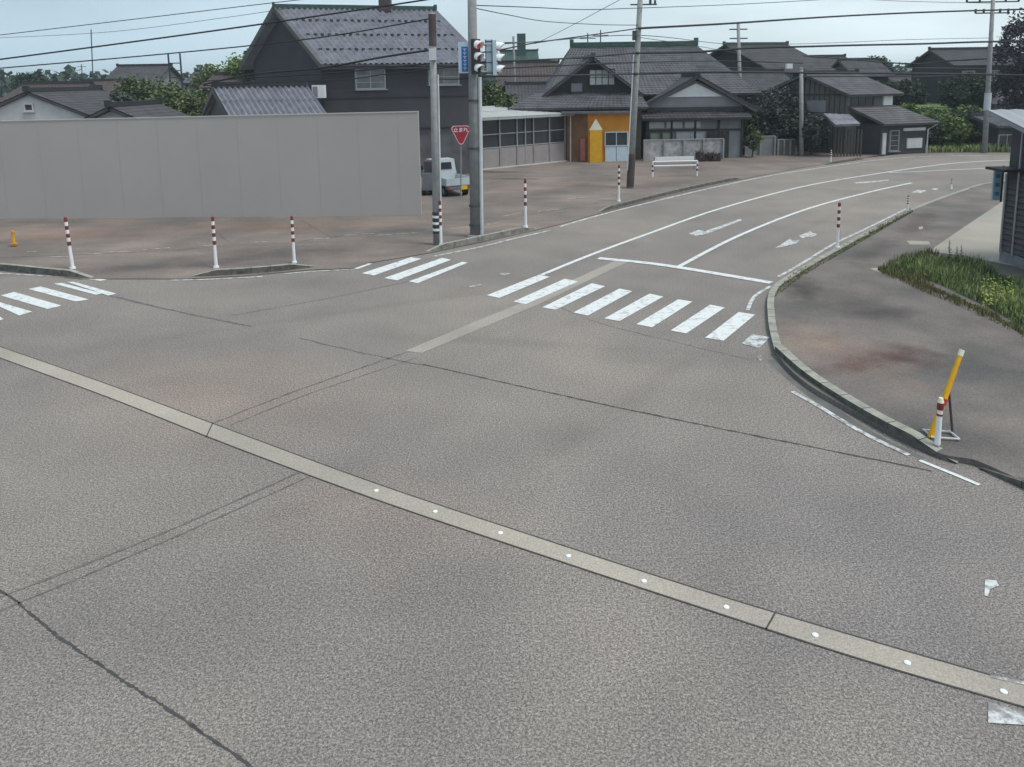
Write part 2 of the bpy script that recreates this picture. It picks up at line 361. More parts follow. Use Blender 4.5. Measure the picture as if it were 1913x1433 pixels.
mb = MB(); ribbon(mb, GP((1443, 672), (1492, 718), (1565, 771), (1650, 823), (1725, 857)), .26, .0018, wend=.12); struct('gutter', mb, 'gutter_dirt')
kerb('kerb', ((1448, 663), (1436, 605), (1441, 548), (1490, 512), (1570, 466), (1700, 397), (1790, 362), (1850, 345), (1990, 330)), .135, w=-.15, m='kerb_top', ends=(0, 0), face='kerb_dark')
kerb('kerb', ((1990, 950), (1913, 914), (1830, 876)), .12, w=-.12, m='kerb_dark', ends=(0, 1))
# concrete sprinkler strip
top = GP((-160, 592), (0, 648), (200, 718), (420, 800), (700, 903), (1000, 1003), (1300, 1100), (1600, 1190), (1913, 1280), (2100, 1334))
bot = GP((-160, 610), (0, 669), (200, 742), (420, 829), (700, 933), (1000, 1034), (1300, 1133), (1600, 1230), (1913, 1322), (2100, 1374))
ts, bs = spline(top, 6), spline(bot, 6)
mb = MB()
for i in range(len(ts) - 1): mb.face([(p.x, p.y, .006) for p in (bs[i], bs[i + 1], ts[i + 1], ts[i])])
struct('concrete_strip', mb, 'strip')
mb = MB(); ribbon(mb, ts, .022, .009, 1); ribbon(mb, bs, .022, .009, 1)
ribbon(mb, GP((1430, 1178), (1448, 1146)), .02, .009); ribbon(mb, GP((385, 818), (398, 790)), .02, .009)
struct('joint', mb, 'seam')
mb = MB(); mb.face([(p.x, p.y, .006) for p in GP((757, 656), (788, 660), (1004, 570), (1150, 500), (1176, 489), (1150, 487), (990, 560), (900, 596))])
struct('concrete_strip', mb, 'strip_old')
mb = MB()
for pp, wd in ((((790, 681), (1000, 728), (1200, 771), (1400, 812), (1600, 852), (1740, 880)), .05), (((40, 1132), (100, 1182), (160, 1225), (250, 1285), (330, 1335), (480, 1440)), .035),
               (((-40, 1085), (10, 1110), (40, 1132)), .03)):
    ribbon(mb, GP(*pp), wd, .004, wob=.005)
struct('tar_seam', mb, 'seam')
mb = MB()
for pp, wd in ((((-60, 1138), (120, 1070), (300, 998), (420, 945), (560, 882)), .05), (((-60, 1165), (120, 1092), (300, 1015), (420, 962), (590, 885)), .04),
               (((400, 790), (560, 728), (760, 658)), .05), (((430, 795), (580, 735), (780, 668)), .03), (((165, 543), (300, 575), (470, 610)), .10), (((560, 632), (690, 662), (790, 682)), .05),
               (((430, 590), (620, 556), (790, 520)), .05), (((562, 412), (613, 441)), .05), (((402, 433), (427, 453)), .05), (((1010, 560), (1130, 606), (1300, 648), (1400, 672)), .02), (((960, 574), (800, 640)), .02), (((560, 452), (690, 436), (850, 424), (1010, 398), (1120, 380)), .09)):
    ribbon(mb, GP(*pp), wd, .0245 if pp[0] in ((560, 452), (562, 412), (402, 433)) else .004, wob=.014)
for pp, wd in ((((0, 482), (120, 478), (300, 470), (420, 461), (610, 452)), .06),):
    ribbon(mb, GP(*pp), wd, .0245, wob=.02)
struct('tar_seam', mb, 'seam_soft')
# ------------------------------------------------------------------ painted markings
def quads(name, Q, ox, oy, sc, m='paint'):
    mb = MB()
    for q in Q: mb.face([(p.x, p.y, .010) for p in [G(ox + x / sc, oy + y / sc) for x, y in q]])
    return struct(name, mb, m)
quads('crosswalk', [((30, 262), (105, 278), (405, 152), (340, 140)), ((188, 300), (262, 315), (575, 180), (495, 163)), ((358, 335), (440, 348), (735, 208), (655, 190)),
    ((545, 365), (632, 383), (898, 238), (820, 222)), ((730, 400), (820, 416), (1082, 270), (1000, 252)), ((920, 435), (1015, 453), (1255, 300), (1170, 286)),
    ((1125, 472), (1218, 490), (1448, 335), (1360, 318)), ((1330, 515), (1440, 533), (1628, 378), (1530, 362))], 900, 470, 3.188)
quads('crosswalk', [((1548, 550), (1650, 578), (1720, 512), (1610, 494))], 900, 470, 3.188, 'paint_worn')
quads('crosswalk', [((315, 545), (410, 562), (780, 432), (700, 420)), ((490, 582), (590, 600), (1010, 440), (940, 425)), ((680, 608), (750, 622), (1140, 462), (1100, 455)),
    ((225, 492), (275, 515), (400, 470), (290, 462))], 600, 380, 4.159)
quads('crosswalk', [((375, 410), (415, 410), (650, 476), (605, 486)), ((300, 420), (345, 416), (570, 474), (535, 482)), ((155, 450), (228, 436), (495, 508), (425, 520)), ((5, 486), (80, 466), (345, 543), (268, 562)),
    ((-80, 512), (0, 524), (180, 576), (108, 598)), ((-120, 560), (-60, 565), (20, 618), (-10, 628)), ((470, 392), (500, 383), (600, 398), (560, 404))], 0, 390, 2.989)
def line(name, pp, wd, m='paint', z=.0105):
    mb = MB(); ribbon(mb, GP(*pp), wd, z); return struct(name, mb, m)
line('centre_line', ((1012, 514), (1100, 478), (1200, 441), (1349, 389), (1513, 346), (1670, 320), (1774, 306), (1871, 300), (1960, 298)), .16)
line('lane_line', ((1267, 499), (1386, 438), (1513, 389), (1629, 358), (1703, 342)), .16)
line('lane_line', ((1660, 323), (1730, 320), (1789, 317), (1871, 314), (1960, 313)), .14)
line('edge_line', ((1045, 424), (1110, 405), (1200, 382), (1327, 352), (1442, 328), (1560, 310), (1640, 299), (1720, 293), (1850, 290.5)), .16, 'paint_worn')
line('edge_line', ((812, 479), (896, 462), (961, 446), (1028, 431)), .13, 'paint_worn')
line('edge_line', ((1453, 518), (1494, 495), (1558, 456), (1617, 428), (1696, 389)), .11, 'paint_worn')
line('edge_line', ((1397, 580), (1404, 562), (1416, 549), (1440, 535)), .10, 'paint_worn')
line('edge_line', ((-200, 500), (0, 511), (90, 516), (165, 522)), .10, 'paint_worn')
line('edge_line', ((320, 524), (400, 522), (490, 517)), .10, 'paint_worn')
line('edge_line', ((522, 513), (580, 508), (668, 503)), .08, 'paint_worn')
line('edge_line', ((1480, 732), (1530, 760), (1610, 808), (1698, 851)), .10, 'paint_worn')
line('edge_line', ((1718, 861), (1775, 884), (1830, 907)), .075)
line('stop_line', ((1118, 483), (1200, 491), (1280, 502), (1441, 529)), .30, 'paint_worn' if 0 else 'paint', z=.0145)
# lane arrows
def poly(mb, pp, z=.0105):
    mb.face([(p.x, p.y, z) for p in GP(*pp)])
mb = MB(); poly(mb, ((1287, 437), (1304, 430), (1318, 432), (1383, 409), (1386, 412), (1322, 437), (1300, 441)))
struct('road_arrow', mb, 'paint_worn')
mb = MB(); poly(mb, ((1448, 464), (1476, 446), (1480, 450), (1494, 449), (1488, 455), (1474, 459))); poly(mb, ((1492, 441), (1510, 434), (1514, 431), (1517, 435), (1527, 438), (1518, 443), (1506, 443), (1500, 446)))
struct('road_arrow', mb, 'paint_worn')
mb = MB(); poly(mb, ((1702, 360), (1714, 355), (1732, 356), (1720, 361))); poly(mb, ((1738, 354), (1746, 352), (1755, 353), (1748, 355.5)))
poly(mb, ((1595, 341), (1625, 339), (1660, 336), (1660, 337.5), (1625, 342), (1600, 343)))
struct('road_arrow', mb, 'paint_worn')
mb = MB()
for q in (((930, 512), (945, 510), (956, 512), (942, 515)), ((875, 535), (900, 531), (900, 533), (878, 538)), ((1414, 667), (1421, 664), (1426, 672), (1420, 675))): poly(mb, q)
struct('paint_fragment', mb, 'paint_faint')
mb = MB()
for q in (((1840, 1084), (1861, 1086), (1866, 1096), (1850, 1102), (1845, 1115), (1839, 1114)), ((1846, 1313), (1915, 1333), (1990, 1352), (1990, 1380), (1915, 1356), (1846, 1352)), ((1850, 1262), (1915, 1275), (1990, 1292), (1990, 1298), (1915, 1281), (1850, 1267))): poly(mb, q)
struct('paint_fragment', mb, 'paint_worn')
mb = MB()
for a, b, c, d in ((50, 472, 70, 471), (90, 482, 130, 480), (165, 476, 190, 475), (205, 472, 240, 471), (265, 468, 318, 464), (380, 460, 415, 458), (470, 454, 510, 452), (585, 448, 615, 446), (640, 441, 700, 437), (700, 441, 780, 436), (905, 421, 935, 417), (940, 405, 975, 398), (1005, 396, 1045, 392), (1060, 372, 1140, 366), (1310, 299, 1436, 297), (1130, 302, 1215, 301)):
    mb2 = [G(a, b), G(c, d)]; ribbon(mb, mb2, .09, .0285)
struct('parking_line', mb, 'paint_faint')
mb = MB()
for q in (((1625, 502), (1650, 499), (1668, 504), (1645, 510)), ((1694, 450), (1735, 451), (1738, 457), (1700, 457)), ((1716, 424), (1724, 423), (1724, 428), (1717, 429))): mb.face([(p.x, p.y, .105) for p in [G(x, y, .1) for x, y in q]])
struct('drain_cover', mb, 'concrete_pad')
# sprinkler nozzles
GN = 'sprinkler nozzles along the concrete strip'
nb = MB(); nb.tube([(0, 0, .0), (0, 0, .012), (0, 0, .02)], [.034, .034, .016], 12)
noz = tag(nb.build('sprinkler_nozzle', 'white'), 'x', 'nozzle', GN)
NZ = [(1875, 1294), (1695, 1240), (1523, 1188), (1357, 1136), (1203, 1087), (1062, 1040), (935, 997), (813, 957), (703, 918)]
ordn = ['first', 'second', 'third', 'fourth', 'fifth', 'sixth', 'seventh', 'eighth', 'ninth']
for i, (x, y) in enumerate(NZ):
    o = noz if i == 0 else noz.copy()
    if i: COL.objects.link(o)
    p = G(x, y); o.location = (p.x, p.y, .006)
    o['label'] = 'white round nozzle in the concrete strip, %s from the right edge of the photo' % ordn[i]
# ------------------------------------------------------------------ made-up grey wall in place of the flat privacy mask on the left
A = G(-330, 414); B = G(0, 410); Cc = G(787, 403)
t = thing('mask_wall', 'made-up plain grey wall standing in for a privacy mask behind the striped posts', 'wall', tuple((B + Cc) / 2))
zl, zr = P(0, 228, B.y).z, P(787, 210, Cc.y).z
d = (Cc - B).normalized(); q = Vector((-d.y, d.x, 0)) * .25; B0 = B - d * 9
zb = zl - (zr - zl) * 9 / (Cc - B).length
mb = MB(); mb.hexa([B0, Cc, Cc + q, B0 + q] + [B0 + Vector((0, 0, zb)), Cc + Vector((0, 0, zr)), Cc + q + Vector((0, 0, zr)), B0 + q + Vector((0, 0, zb))])
wpn = mb.build('mask_panel', 'mask_grey', t)
mb = MB(); Lw = (Cc - B0).length; nn = -q.normalized(); k = 0
while k * 1.8 < Lw - .2:
    p_ = B0 + d * (Lw - k * 1.8 - .9); hz_ = zb + (zr - zb) * (Lw - k * 1.8 - .9) / Lw; mb.box(p_ + Vector((0, 0, hz_ / 2 - .02)) + nn * .001, .02, .006, hz_ - .06, d, nn); k += 1
mb.build('added_joint', 'mask_joint', wpn)  # joints invented along with the stand-in wall
mb = MB(); mb.hexa([v + nn * o_ + Vector((0, 0, h_)) for h_ in (0, .05) for v, o_, in ((B0 + Vector((0, 0, zb)), .02), (Cc + Vector((0, 0, zr)), .02), (Cc + q + Vector((0, 0, zr)), -.02), (B0 + q + Vector((0, 0, zb)), -.02))]); mb.build('coping', 'mask_grey', wpn)
# ------------------------------------------------------------------ striped posts
def make_post():
    r = thing('striped_post', 'x', 'post', (0, 0, 0), 'red and white striped roadside posts')
    mb = MB(); mb.tube([(0, 0, 0), (0, 0, .06)], [.09, .08], 12); mb.tube([(0, 0, .05), (0, 0, .9)], [.055, .042], 12)
    mb.build('pole', 'white', r)
    for k in range(7):
        z = .72 + .12 * k; b = MB(); b.tube([(0, 0, z), (0, 0, z + .12)], .052 - .001 * k, 12)
        b.build('band', 'dark_red' if k % 2 == 0 else 'white', r)
    b = MB(); b.tube([(0, 0, 1.56), (0, 0, 1.59)], [.05, .02], 12); b.build('cap', 'dark_red', r)
    return r
pp = make_post()
posts = [((136, 502), 405, (-.04), 'red and white striped post at the end of the left kerb, leaning slightly left'),
         ((404, 500), 404, 0, 'striped post with white foot on the left end of the middle kerb'),
         ((550, 491), 403, 0, 'striped post with white foot on the right end of the middle kerb'),
         ((824, 458), 375, 0, 'striped post touching the slim pole at the crossing corner'),
         ((982, 425), 334, 0, 'striped post at the far end of the kerb right of the thick traffic light pole'),
         ((1156, 376), 308, 0, 'striped post just left of the leaning utility pole'),
         ((1552, 303), 278, 0, 'tiny far white post in front of the dark wooden house'),
         ((1564, 463), 378, 0, 'striped post with dark bands on the right kerb beside the turn arrows'),
         ((1695, 394), 365, 0, 'small striped post further along the right kerb'),
         ((1777, 352), 334, 0, 'smallest and farthest striped post on the right kerb')]
for i, ((x, y), ty, lean, lab) in enumerate(posts):
    o = pp if i == 0 else copy_tree(pp)
    zz = .1 if x > 1560 else .02
    p = G(x, y, zz); h = P(x, ty, p.y).z - zz; o.location = p; s = h / 1.59
    o.scale = (min(1.1, max(.85, s)),) * 2 + (s,); o.rotation_euler = (0, lean, 0); o['label'] = lab
# small yellow post far left
p = G(27, 461); t = thing('yellow_post', 'short yellow and orange post in front of the grey wall at the left edge', 'post', p)
b = MB(); b.tube([p, p + Vector((0, 0, .62))], .05, 10); b.build('pole', 'yellow', t)
b = MB(); b.box(p + Vector((0, 0, .12)), .22, .22, .05); b.build('base', 'orange', t); b = MB(); b.tube([p + Vector((0, 0, .5)), p + Vector((0, 0, .57))], .065, 10); b.build('band', 'orange', t)
# ------------------------------------------------------------------ utility poles
def upole(name, label, base, topx, topy, z0, r0, r1, m, group='utility poles', steps=True):
    b = G(*base); T = P(topx, topy, b.y); t = thing(name, label, 'utility pole', b, group)
    mb = MB(); mb.tube([b + Vector((0, 0, -.1)), b.lerp(T, .5), T], [r0, (r0 + r1) / 2, r1], 16); mb.build('pole', m, t, True)
    return t, b, T
def along(b, T, z): return b.lerp(T, (z - b.z) / (T.z - b.z))
t1, b1, T1 = upole('utility_pole', 'slim grey pole left of the traffic light pole, brown near its top', (817, 458), 807, 24, 0, .15, .11, 'concrete')
mb = MB(); mb.tube([along(b1, T1, 7.2), along(b1, T1, 8.3)], .135, 12); mb.build('sleeve', 'roof_brown', t1)
mb = MB(); mb.tube([along(b1, T1, z) + Vector((.16, -.02, 0)) for z in (.3, 3, 6.2)], .035, 8); mb.build('conduit', 'pipe_grey', t1)
mb = MB(); c = along(b1, T1, 6.9); mb.box(c + Vector((0, -.12, 0)), .24, .2, .4); mb.build('junction_box', 'pipe_grey', t1)
mb = MB(); mb.tube([along(b1, T1, .45), along(b1, T1, 1.25)], .157, 16); gb_ = mb.build('guard_band', 'trim_dark', t1)
for k in range(3): mb = MB(); z_ = .55 + .24 * k; mb.tube([along(b1, T1, z_), along(b1, T1, z_ + .09)], .160, 16); mb.build('light_ring', 'white', gb_)
t2, b2, T2 = upole('utility_pole', 'thick concrete pole carrying the traffic lights and blue signs', (888, 443), 881, -60, 0, .20, .16, 'concrete_dark')
mb = MB(); mb.tube([along(b2, T2, z) + Vector((.25, -.05, 0)) for z in (0, 3, 6.1)], .075, 10); mb.build('conduit', 'pipe_grey', t2)
for z in (.45, 1.2, 3.4, 5.2): mb = MB(); mb.tube([along(b2, T2, z), along(b2, T2, z + .07)], .235, 14); mb.build('clamp', 'dark_steel', t2)
mb = MB(); mb.tube([along(b2, T2, 0), along(b2, T2, .10)], [.34, .3], 14); mb.build('base', 'concrete', t2)
t3, b3, T3 = upole('utility_pole', 'leaning concrete utility pole between the orange shed and the white barrier', (1177, 352), 1198, -40, 0, .19, .13, 'concrete')
mb = MB(); mb.tube([along(b3, T3, .1), along(b3, T3, 1.9)], .205, 14); mb.build('guard_band', 'roof_brown', t3)
mb = MB(); mb.tube([along(b3, T3, z) + Vector((-.2, -.08, 0)) for z in (1, 4, 7.2)], .03, 8); mb.build('conduit', 'plaster_white', t3)
mb = MB(); c = along(b3, T3, 9.8); mb.tube([c + Vector((-.5, 0, 0)), c + Vector((.9, 0, 0))], .04, 8)
mb.tube([c + Vector((.55, 0, 0)), c + Vector((.55, 0, .25))], .07, 8); mb.tube([c + Vector((.8, 0, 0)), c + Vector((.8, 0, .22))], .06, 8); mb.build('crossarm', 'dark_steel', t3)
mb = MB(); c = along(b3, T3, 8.2); mb.box(c + Vector((-.22, -.1, 0)), .2, .2, .5); mb.build('junction_box', 'dark_steel', t3)
t4, b4, T4 = upole('utility_pole', 'short straight concrete pole in front of the dark wooden house', (1497, 292), 1497, 128, 0, .17, .13, 'concrete')
mb = MB(); c = T4; mb.tube([c, c + Vector((0, 0, .1))], [.15, .05], 10); mb.build('cap', 'concrete_dark', t4)
t5, b5, T5 = upole('utility_pole', 'tall utility pole near the right edge with insulators at its top', (1839, 286), 1856, -15, 0, .2, .13, 'concrete')
mb = MB()
for dz, wdt in ((.3, 1.9), (1.1, 1.2)):
    c = T5 - Vector((0, 0, dz + .4)); mb.tube([c + Vector((-wdt, 0, 0)), c + Vector((wdt, 0, 0))], .05, 8)
    for s in (-wdt, -wdt * .5, wdt * .5, wdt): mb.tube([c + Vector((s, 0, 0)), c + Vector((s, 0, .3))], .08, 8)
mb.build('crossarm', 'dark_steel', t5)
mb = MB(); c = along(b5, T5, 3.2); mb.tube([c, c + Vector((0, 0, 1.3))], .24, 14); mb.build('sleeve', 'pipe_grey', t5)
t6, b6, T6 = upole('utility_pole', 'thin far pole rising behind the front gable farmhouse', (1386, 284), 1379, 42, 0, .17, .12, 'concrete')
mb = MB()
for z in (9.6, 8.9): c = along(b6, T6, z); mb.tube([c + Vector((-.7, 0, 0)), c + Vector((.7, 0, 0))], .05, 8)
mb.build('crossarm', 'dark_steel', t6)
t7, b7, T7 = upole('utility_pole', 'far dark pole with a crossarm right of the traffic lights', (965, 262), 959, 68, 0, .14, .11, 'concrete_dark')
mb = MB(); c = T7 - Vector((0, 0, .6)); mb.tube([c + Vector((-1, 0, 0)), c + Vector((1, 0, 0))], .07, 8); mb.build('crossarm', 'dark_steel', t7)
def mast(name, label, px, y0, y1, Y, r, extra=None):
    a = P(px, y0, Y); b = P(px, y1, Y); a = Vector((a.x, a.y, 0)); t = thing(name, label, 'mast', a, 'distant masts')
    m = MB(); m.tube([a, b], r, 6); m.build('pole', 'cable_far', t)
    if extra:
        m = MB()
        for z in extra: m.tube([(b.x - .9, b.y, b.z - z), (b.x + .9, b.y, b.z - z)], r * .7, 6)
        m.build('crossarm', 'cable_far', t)
mast('radio_mast', 'tall thin far mast above the left hills', 170, 150, 55, 160, .10)
mast('radio_mast', 'thin far pole just right of the tall mast on the left', 152, 150, 120, 160, .08, (.5,))
mast('radio_mast', 'thin far antenna behind the farmhouse ridge, left one of a pair', 1098, 120, 62, 90, .07, (.6, 1.2))
mast('radio_mast', 'thin far antenna behind the farmhouse ridge, right one of a pair', 1122, 120, 56, 90, .07, (.6, 1.4))
# ladder like steel frame, far left
a, b_ = P(318, 150, 85), P(340, 150, 85); t = thing('steel_frame', 'far rusty steel ladder frame standing among the trees on the left', 'frame', (a.x, a.y, 0))
za = P(318, 100, 85).z; mb = MB()
for p_ in (a, b_): mb.tube([(p_.x, p_.y, 0), (p_.x, p_.y, za)], .09, 6)
for k in (118, 132, 145): z = P(330, k, 85).z; mb.tube([(a.x, a.y, z), (b_.x, b_.y, z)], .06, 6)
mb.build('frame', 'trim_dark', t)
# ------------------------------------------------------------------ traffic lights
def signal(label, c, face, lit, body='pale_blue', visor='white', group='vertical traffic lights on the thick pole'):
    f = Vector((face[0], face[1], 0)).normalized(); s = Vector((-f.y, f.x, 0)); u = Vector((0, 0, 1))
    base = Vector(c) - u * .66; t = thing('traffic_light', label, 'traffic light', base, group)
    m = MB(); m.box(c, .14, .36, 1.28, f, s, u); m.build('housing', body, t)
    for k, ln in enumerate(('lens_red', 'lens_amber', 'lens_green')):
        cc_ = Vector(c) + u * (.42 - .42 * k) + f * .07
        m = MB(); m.tube([cc_, cc_ + f * .03], .15, 16); lens = m.build('lens', ln, t)
        v = MB(); n = 14; k0 = []
        for j in range(n + 1):
            a = math.radians(-30 + 240 * j / n); e = s * math.cos(a) * .17 + u * math.sin(a) * .17
            ln_ = .30 * (.45 + .55 * max(0, math.sin(a)))
            k0.append((cc_ + e, cc_ + e + f * ln_ - u * .05, cc_ + e * .93, cc_ + e * .93 + f * ln_ - u * .05))
        for j in range(n):
            a, b = k0[j], k0[j + 1]; v.face([a[0], b[0], b[1], a[1]]); v.face([a[2], a[3], b[3], b[2]]); v.face([a[1], b[1], b[3], a[3]])
        v.build('visor', visor, t, False)
    m = MB(); pt = along(b2, T2, c[2] + .4)
    for dz in (.5, -.5): m = MB(); m.tube([Vector(c) + u * dz - f * .05, along(b2, T2, c[2] + dz)], .03, 8); m.build('bracket', 'steel', t)
    return t
signal('traffic light with red lens uppermost, mounted in front of the thick pole', P(889, 106, b2.y - .35), (.75, -.66), 0, body='trim_dark')
signal('traffic light facing right with pale visors, on the thick pole right side', P(925, 108, b2.y + .1), (1, -.12), 0)
def panel(name, label, cat, x0, y0, x1, y1, Y, m, m2):
    a, b = P(x0, y1, Y), P(x1, y0, Y); c = (a + b) / 2; t = thing(name, label, cat, (c.x, c.y, a.z))
    m_ = MB(); m_.box(c, b.x - a.x, .05, b.z - a.z); m_.build('panel', m, t)
    return t, c, b.x - a.x, b.z - a.z
t, c, w_, h_ = panel('hanging_sign', 'narrow upright blue and white sign left of the traffic light', 'sign', 857, 78, 880, 137, b2.y - .05, 'pale_blue', 'blue')
m = MB(); m.box(c + Vector((.0, -.03, -.06)), w_ * .5, .012, h_ * .80); m.build('blue_field', 'blue', t)
m = MB()
for k in range(6): m.box(c + Vector((.0, -.04, h_ * .27 - k * h_ * .12)), w_ * .26, .008, .03); m.box(c + Vector((.0, -.04, h_ * .27 - .045 - k * h_ * .12)), .03, .008, .08)
m.build('lettering', 'pale_blue', t)
m = MB(); m.tube([c + Vector((0, 0, .3)), along(b2, T2, c.z + .3)], .025, 8); m.tube([c + Vector((0, 0, -.3)), along(b2, T2, c.z - .3)], .025, 8); m.build('bracket', 'steel', t)
t, c, w_, h_ = panel('hanging_sign', 'pale blue upright board between the two traffic lights, right of the thick pole', 'sign', 908, 74, 919, 140, b2.y + .12, 'pale_blue', 'blue')
m = MB()
for sx_ in (-.5, .5): m.box(c + Vector((w_ * sx_, -.03, 0)), .03, .03, h_)
for k in range(4): m.box(c + Vector((0, -.032, h_ * (-.45 + .3 * k))), w_ - .03, .03, .03)
m.build('frame', 'trim_dark', t)
# stop sign behind the pole
p = G(861, 371); c = P(861, 250, p.y); t = thing('stop_sign', 'red upside-down triangle stop sign seen between the two poles above the pickup', 'sign', p)
m = MB(); s = .52; z0 = c.z + .38
tri = []
s = .40; RC = .15
for (x, z, a0, a1) in ((-s, z0 - .08, 90, 210), (0, z0 - .80, 210, 330), (s, z0 - .08, -30, 90)):
    for k in range(5):
        a = math.radians(a0 + (a1 - a0) * k / 4); tri.append(Vector((c.x + x * .88 + RC * math.cos(a), c.y, z + RC * math.sin(a) - .02)))
m.prism(tri, (0, .03, 0)); m.build('plate', 'stop_red', t)
cen = Vector((c.x, c.y - .006, z0 - .34)); m = MB()
big = [cen + (v - Vector((c.x, c.y, cen.z))) * .93 for v in tri]; sm = [cen + (v - Vector((c.x, c.y, cen.z))) * .87 for v in tri]
for i in range(len(big)): j = (i + 1) % len(big); m.face([big[i], sm[i], sm[j], big[j]])
m.build('border', 'white', t)
try:
    fc = bpy.data.curves.new('lettering', 'FONT'); fc.body = '\u6b62\u307e\u308c'; fc.size = .25; fc.align_x = 'CENTER'; fc.align_y = 'CENTER'; fc.extrude = .002; fc.offset = .004
    fo = bpy.data.objects.new('tmp', fc); COL.objects.link(fo); bpy.context.view_layer.update()
    me = bpy.data.meshes.new_from_object(fo.evaluated_get(bpy.context.evaluated_depsgraph_get())); bpy.data.objects.remove(fo)
    lo = bpy.data.objects.new('lettering', me); COL.objects.link(lo); lo.parent = t; lo.rotation_euler = (math.pi / 2, 0, 0)
    lo.location = Vector((c.x, c.y - .012, z0 - .2)) - p; me.materials.clear(); me.materials.append(MT['white'])
except Exception as e: print('text', e)
m = MB(); m.tube([p + Vector((.0, .06, 0)), (c.x, c.y + .06, c.z + .3)], .035, 8); m.build('pole', 'steel', t)
# ------------------------------------------------------------------ cables
def cable(label, pts, r=.02, m='cable'):
    r *= 1.45
    p = spline([P(x, y, Y) for x, y, Y in pts], 8); c0 = p[0]
    mb = MB(); mb.tube(p, r, 5); o = mb.build('overhead_cable', m)
    return tag(o, label, 'cable', 'overhead cables')
cable('thin topmost cable crossing the sky at the left corner', [(-30, 69, 34), (250, 36, 33), (530, 3, 32), (640, -8, 32)], .012, 'cable_far')
cable('dark cable rising from the left edge to the big house roof ridge', [(-30, 115, 34), (220, 82, 33), (440, 52, 32), (600, 29, 31), (741, 8, 30.5), (884, -14, 29.6)], .024)
cable('cable rising from the left edge across the tiled roof of the big house', [(-30, 130, 34), (240, 107, 33), (480, 84, 31.5), (640, 64, 30.5), (808, 34, 28.6)], .018)
cable('thin faint cable low in the left sky above the barn', [(-30, 72, 44), (200, 60, 40), (420, 33, 36), (560, 12, 33)], .008, 'cable_far')
cable('thick pale cable sagging over the big dark house wall to the slim pole', [(380, 158, 34), (470, 139, 33), (600, 127, 31.5), (720, 106, 30), (808, 93, 28.4)], .028)
cable('second cable below the thick one on the big house wall', [(380, 152, 35), (460, 146, 33.5), (600, 138, 32), (720, 127, 30), (810, 118, 28.4)], .018)
cable('lowest cable crossing the big house wall above its window', [(380, 160, 35), (500, 154, 33.5), (640, 149, 32), (720, 139, 30), (884, 121, 29.6)], .016)
cable('short cable from the slim pole to the thick pole under the signs', [(812, 147, 28.4), (850, 148, 29), (886, 145, 29.6)], .018)
cable('level black cable from the signal foot to the leaning pole', [(886, 143, 29.6), (960, 142, 31), (1050, 141, 34), (1184, 138, 41.8)], .028)
cable('thick black cable running level right from the leaning pole across the houses', [(1185, 138, 41.8), (1334, 134.5, 48), (1520, 136, 53), (1660, 137, 55), (1842, 139, 58), (1990, 143, 56)], .050)
cable('thin cable just under the thick level one, right half', [(1500, 143, 55), (1620, 143, 56), (1720, 143, 57), (1842, 141, 58)], .03)
cable('black cable from the signs rising right to the leaning pole at ridge height', [(886, 117, 29.6), (952, 114, 31), (1080, 108, 37), (1188, 99, 41.8)], .026)
cable('thick black cable at ridge height from the leaning pole to the right pole', [(1188, 99, 41.8), (1300, 97, 47), (1400, 90, 51), (1508, 87, 54), (1600, 84.5, 56), (1720, 82, 57), (1848, 78, 58), (1990, 77, 56)], .048)
cable('thin cable just above the black ridge height one near the right pole', [(1420, 84, 53), (1560, 80, 56), (1700, 74, 57), (1848, 71, 58)], .012, 'cable_far')
cable('cable from the thick pole rising right to the leaning pole above the far roofs', [(884, 100, 29.6), (940, 92, 31), (1000, 80, 34), (1100, 66, 38), (1193, 53, 41.8)], .020)
cable('long cable crossing the whole right sky from leaning pole to right pole', [(1193, 53, 41.8), (1360, 44, 48), (1540, 32, 54), (1700, 24, 56), (1853, 19, 58), (1990, 16, 56)], .042)
cable('thin high cable from the thick pole to the leaning pole', [(886, 10, 29.6), (1000, 14, 34), (1090, 18, 38), (1196, 15, 41.8), (1380, 8, 49), (1560, -2, 54)], .014, 'cable_far')
cable('thin cable sloping down right from the thick pole top', [(886, 15, 29.6), (950, 28, 33), (1020, 40, 38), (1120, 46, 42), (1192, 47, 41.8)], .013, 'cable_far')
cable('thin cable climbing from the far roofs up to the sky above the middle', [(1000, 82, 60), (1060, 52, 52), (1120, 20, 46), (1165, -4, 43)], .012, 'cable_far')
cable('thin cable low over the roofs between the far houses on the right', [(1500, 104, 62), (1600, 112, 62), (1700, 119, 61), (1772, 114, 60), (1844, 110, 58)], .036)
cable('thin upper cable descending left from the right pole', [(1853, 6, 58), (1750, 4, 57), (1640, 0, 56), (1560, -8, 55)], .012, 'cable_far')
cable('thin cable right of the small pole crossing the dark farmhouse roofs', [(1195, 70, 41.8), (1290, 84, 50), (1380, 100, 69)], .012, 'cable_far')
cable('thin cable over the farmhouse roof between the two level black ones', [(930, 128, 31), (1060, 122, 36), (1185, 117, 41.8), (1340, 114, 50), (1500, 118, 53)], .022)
cable('thin cable crossing the sky just above the farmhouse ridge', [(884, 86, 29.6), (1000, 78, 34), (1192, 66, 41.8), (1330, 80, 55), (1380, 84, 69)], .014, 'cable_far')
cable('pale thin cable directly above the small straight pole', [(1300, 124, 50), (1400, 127, 52), (1497, 129, 56), (1600, 127, 56), (1720, 127, 57), (1843, 128, 58)], .018, 'cable_far')
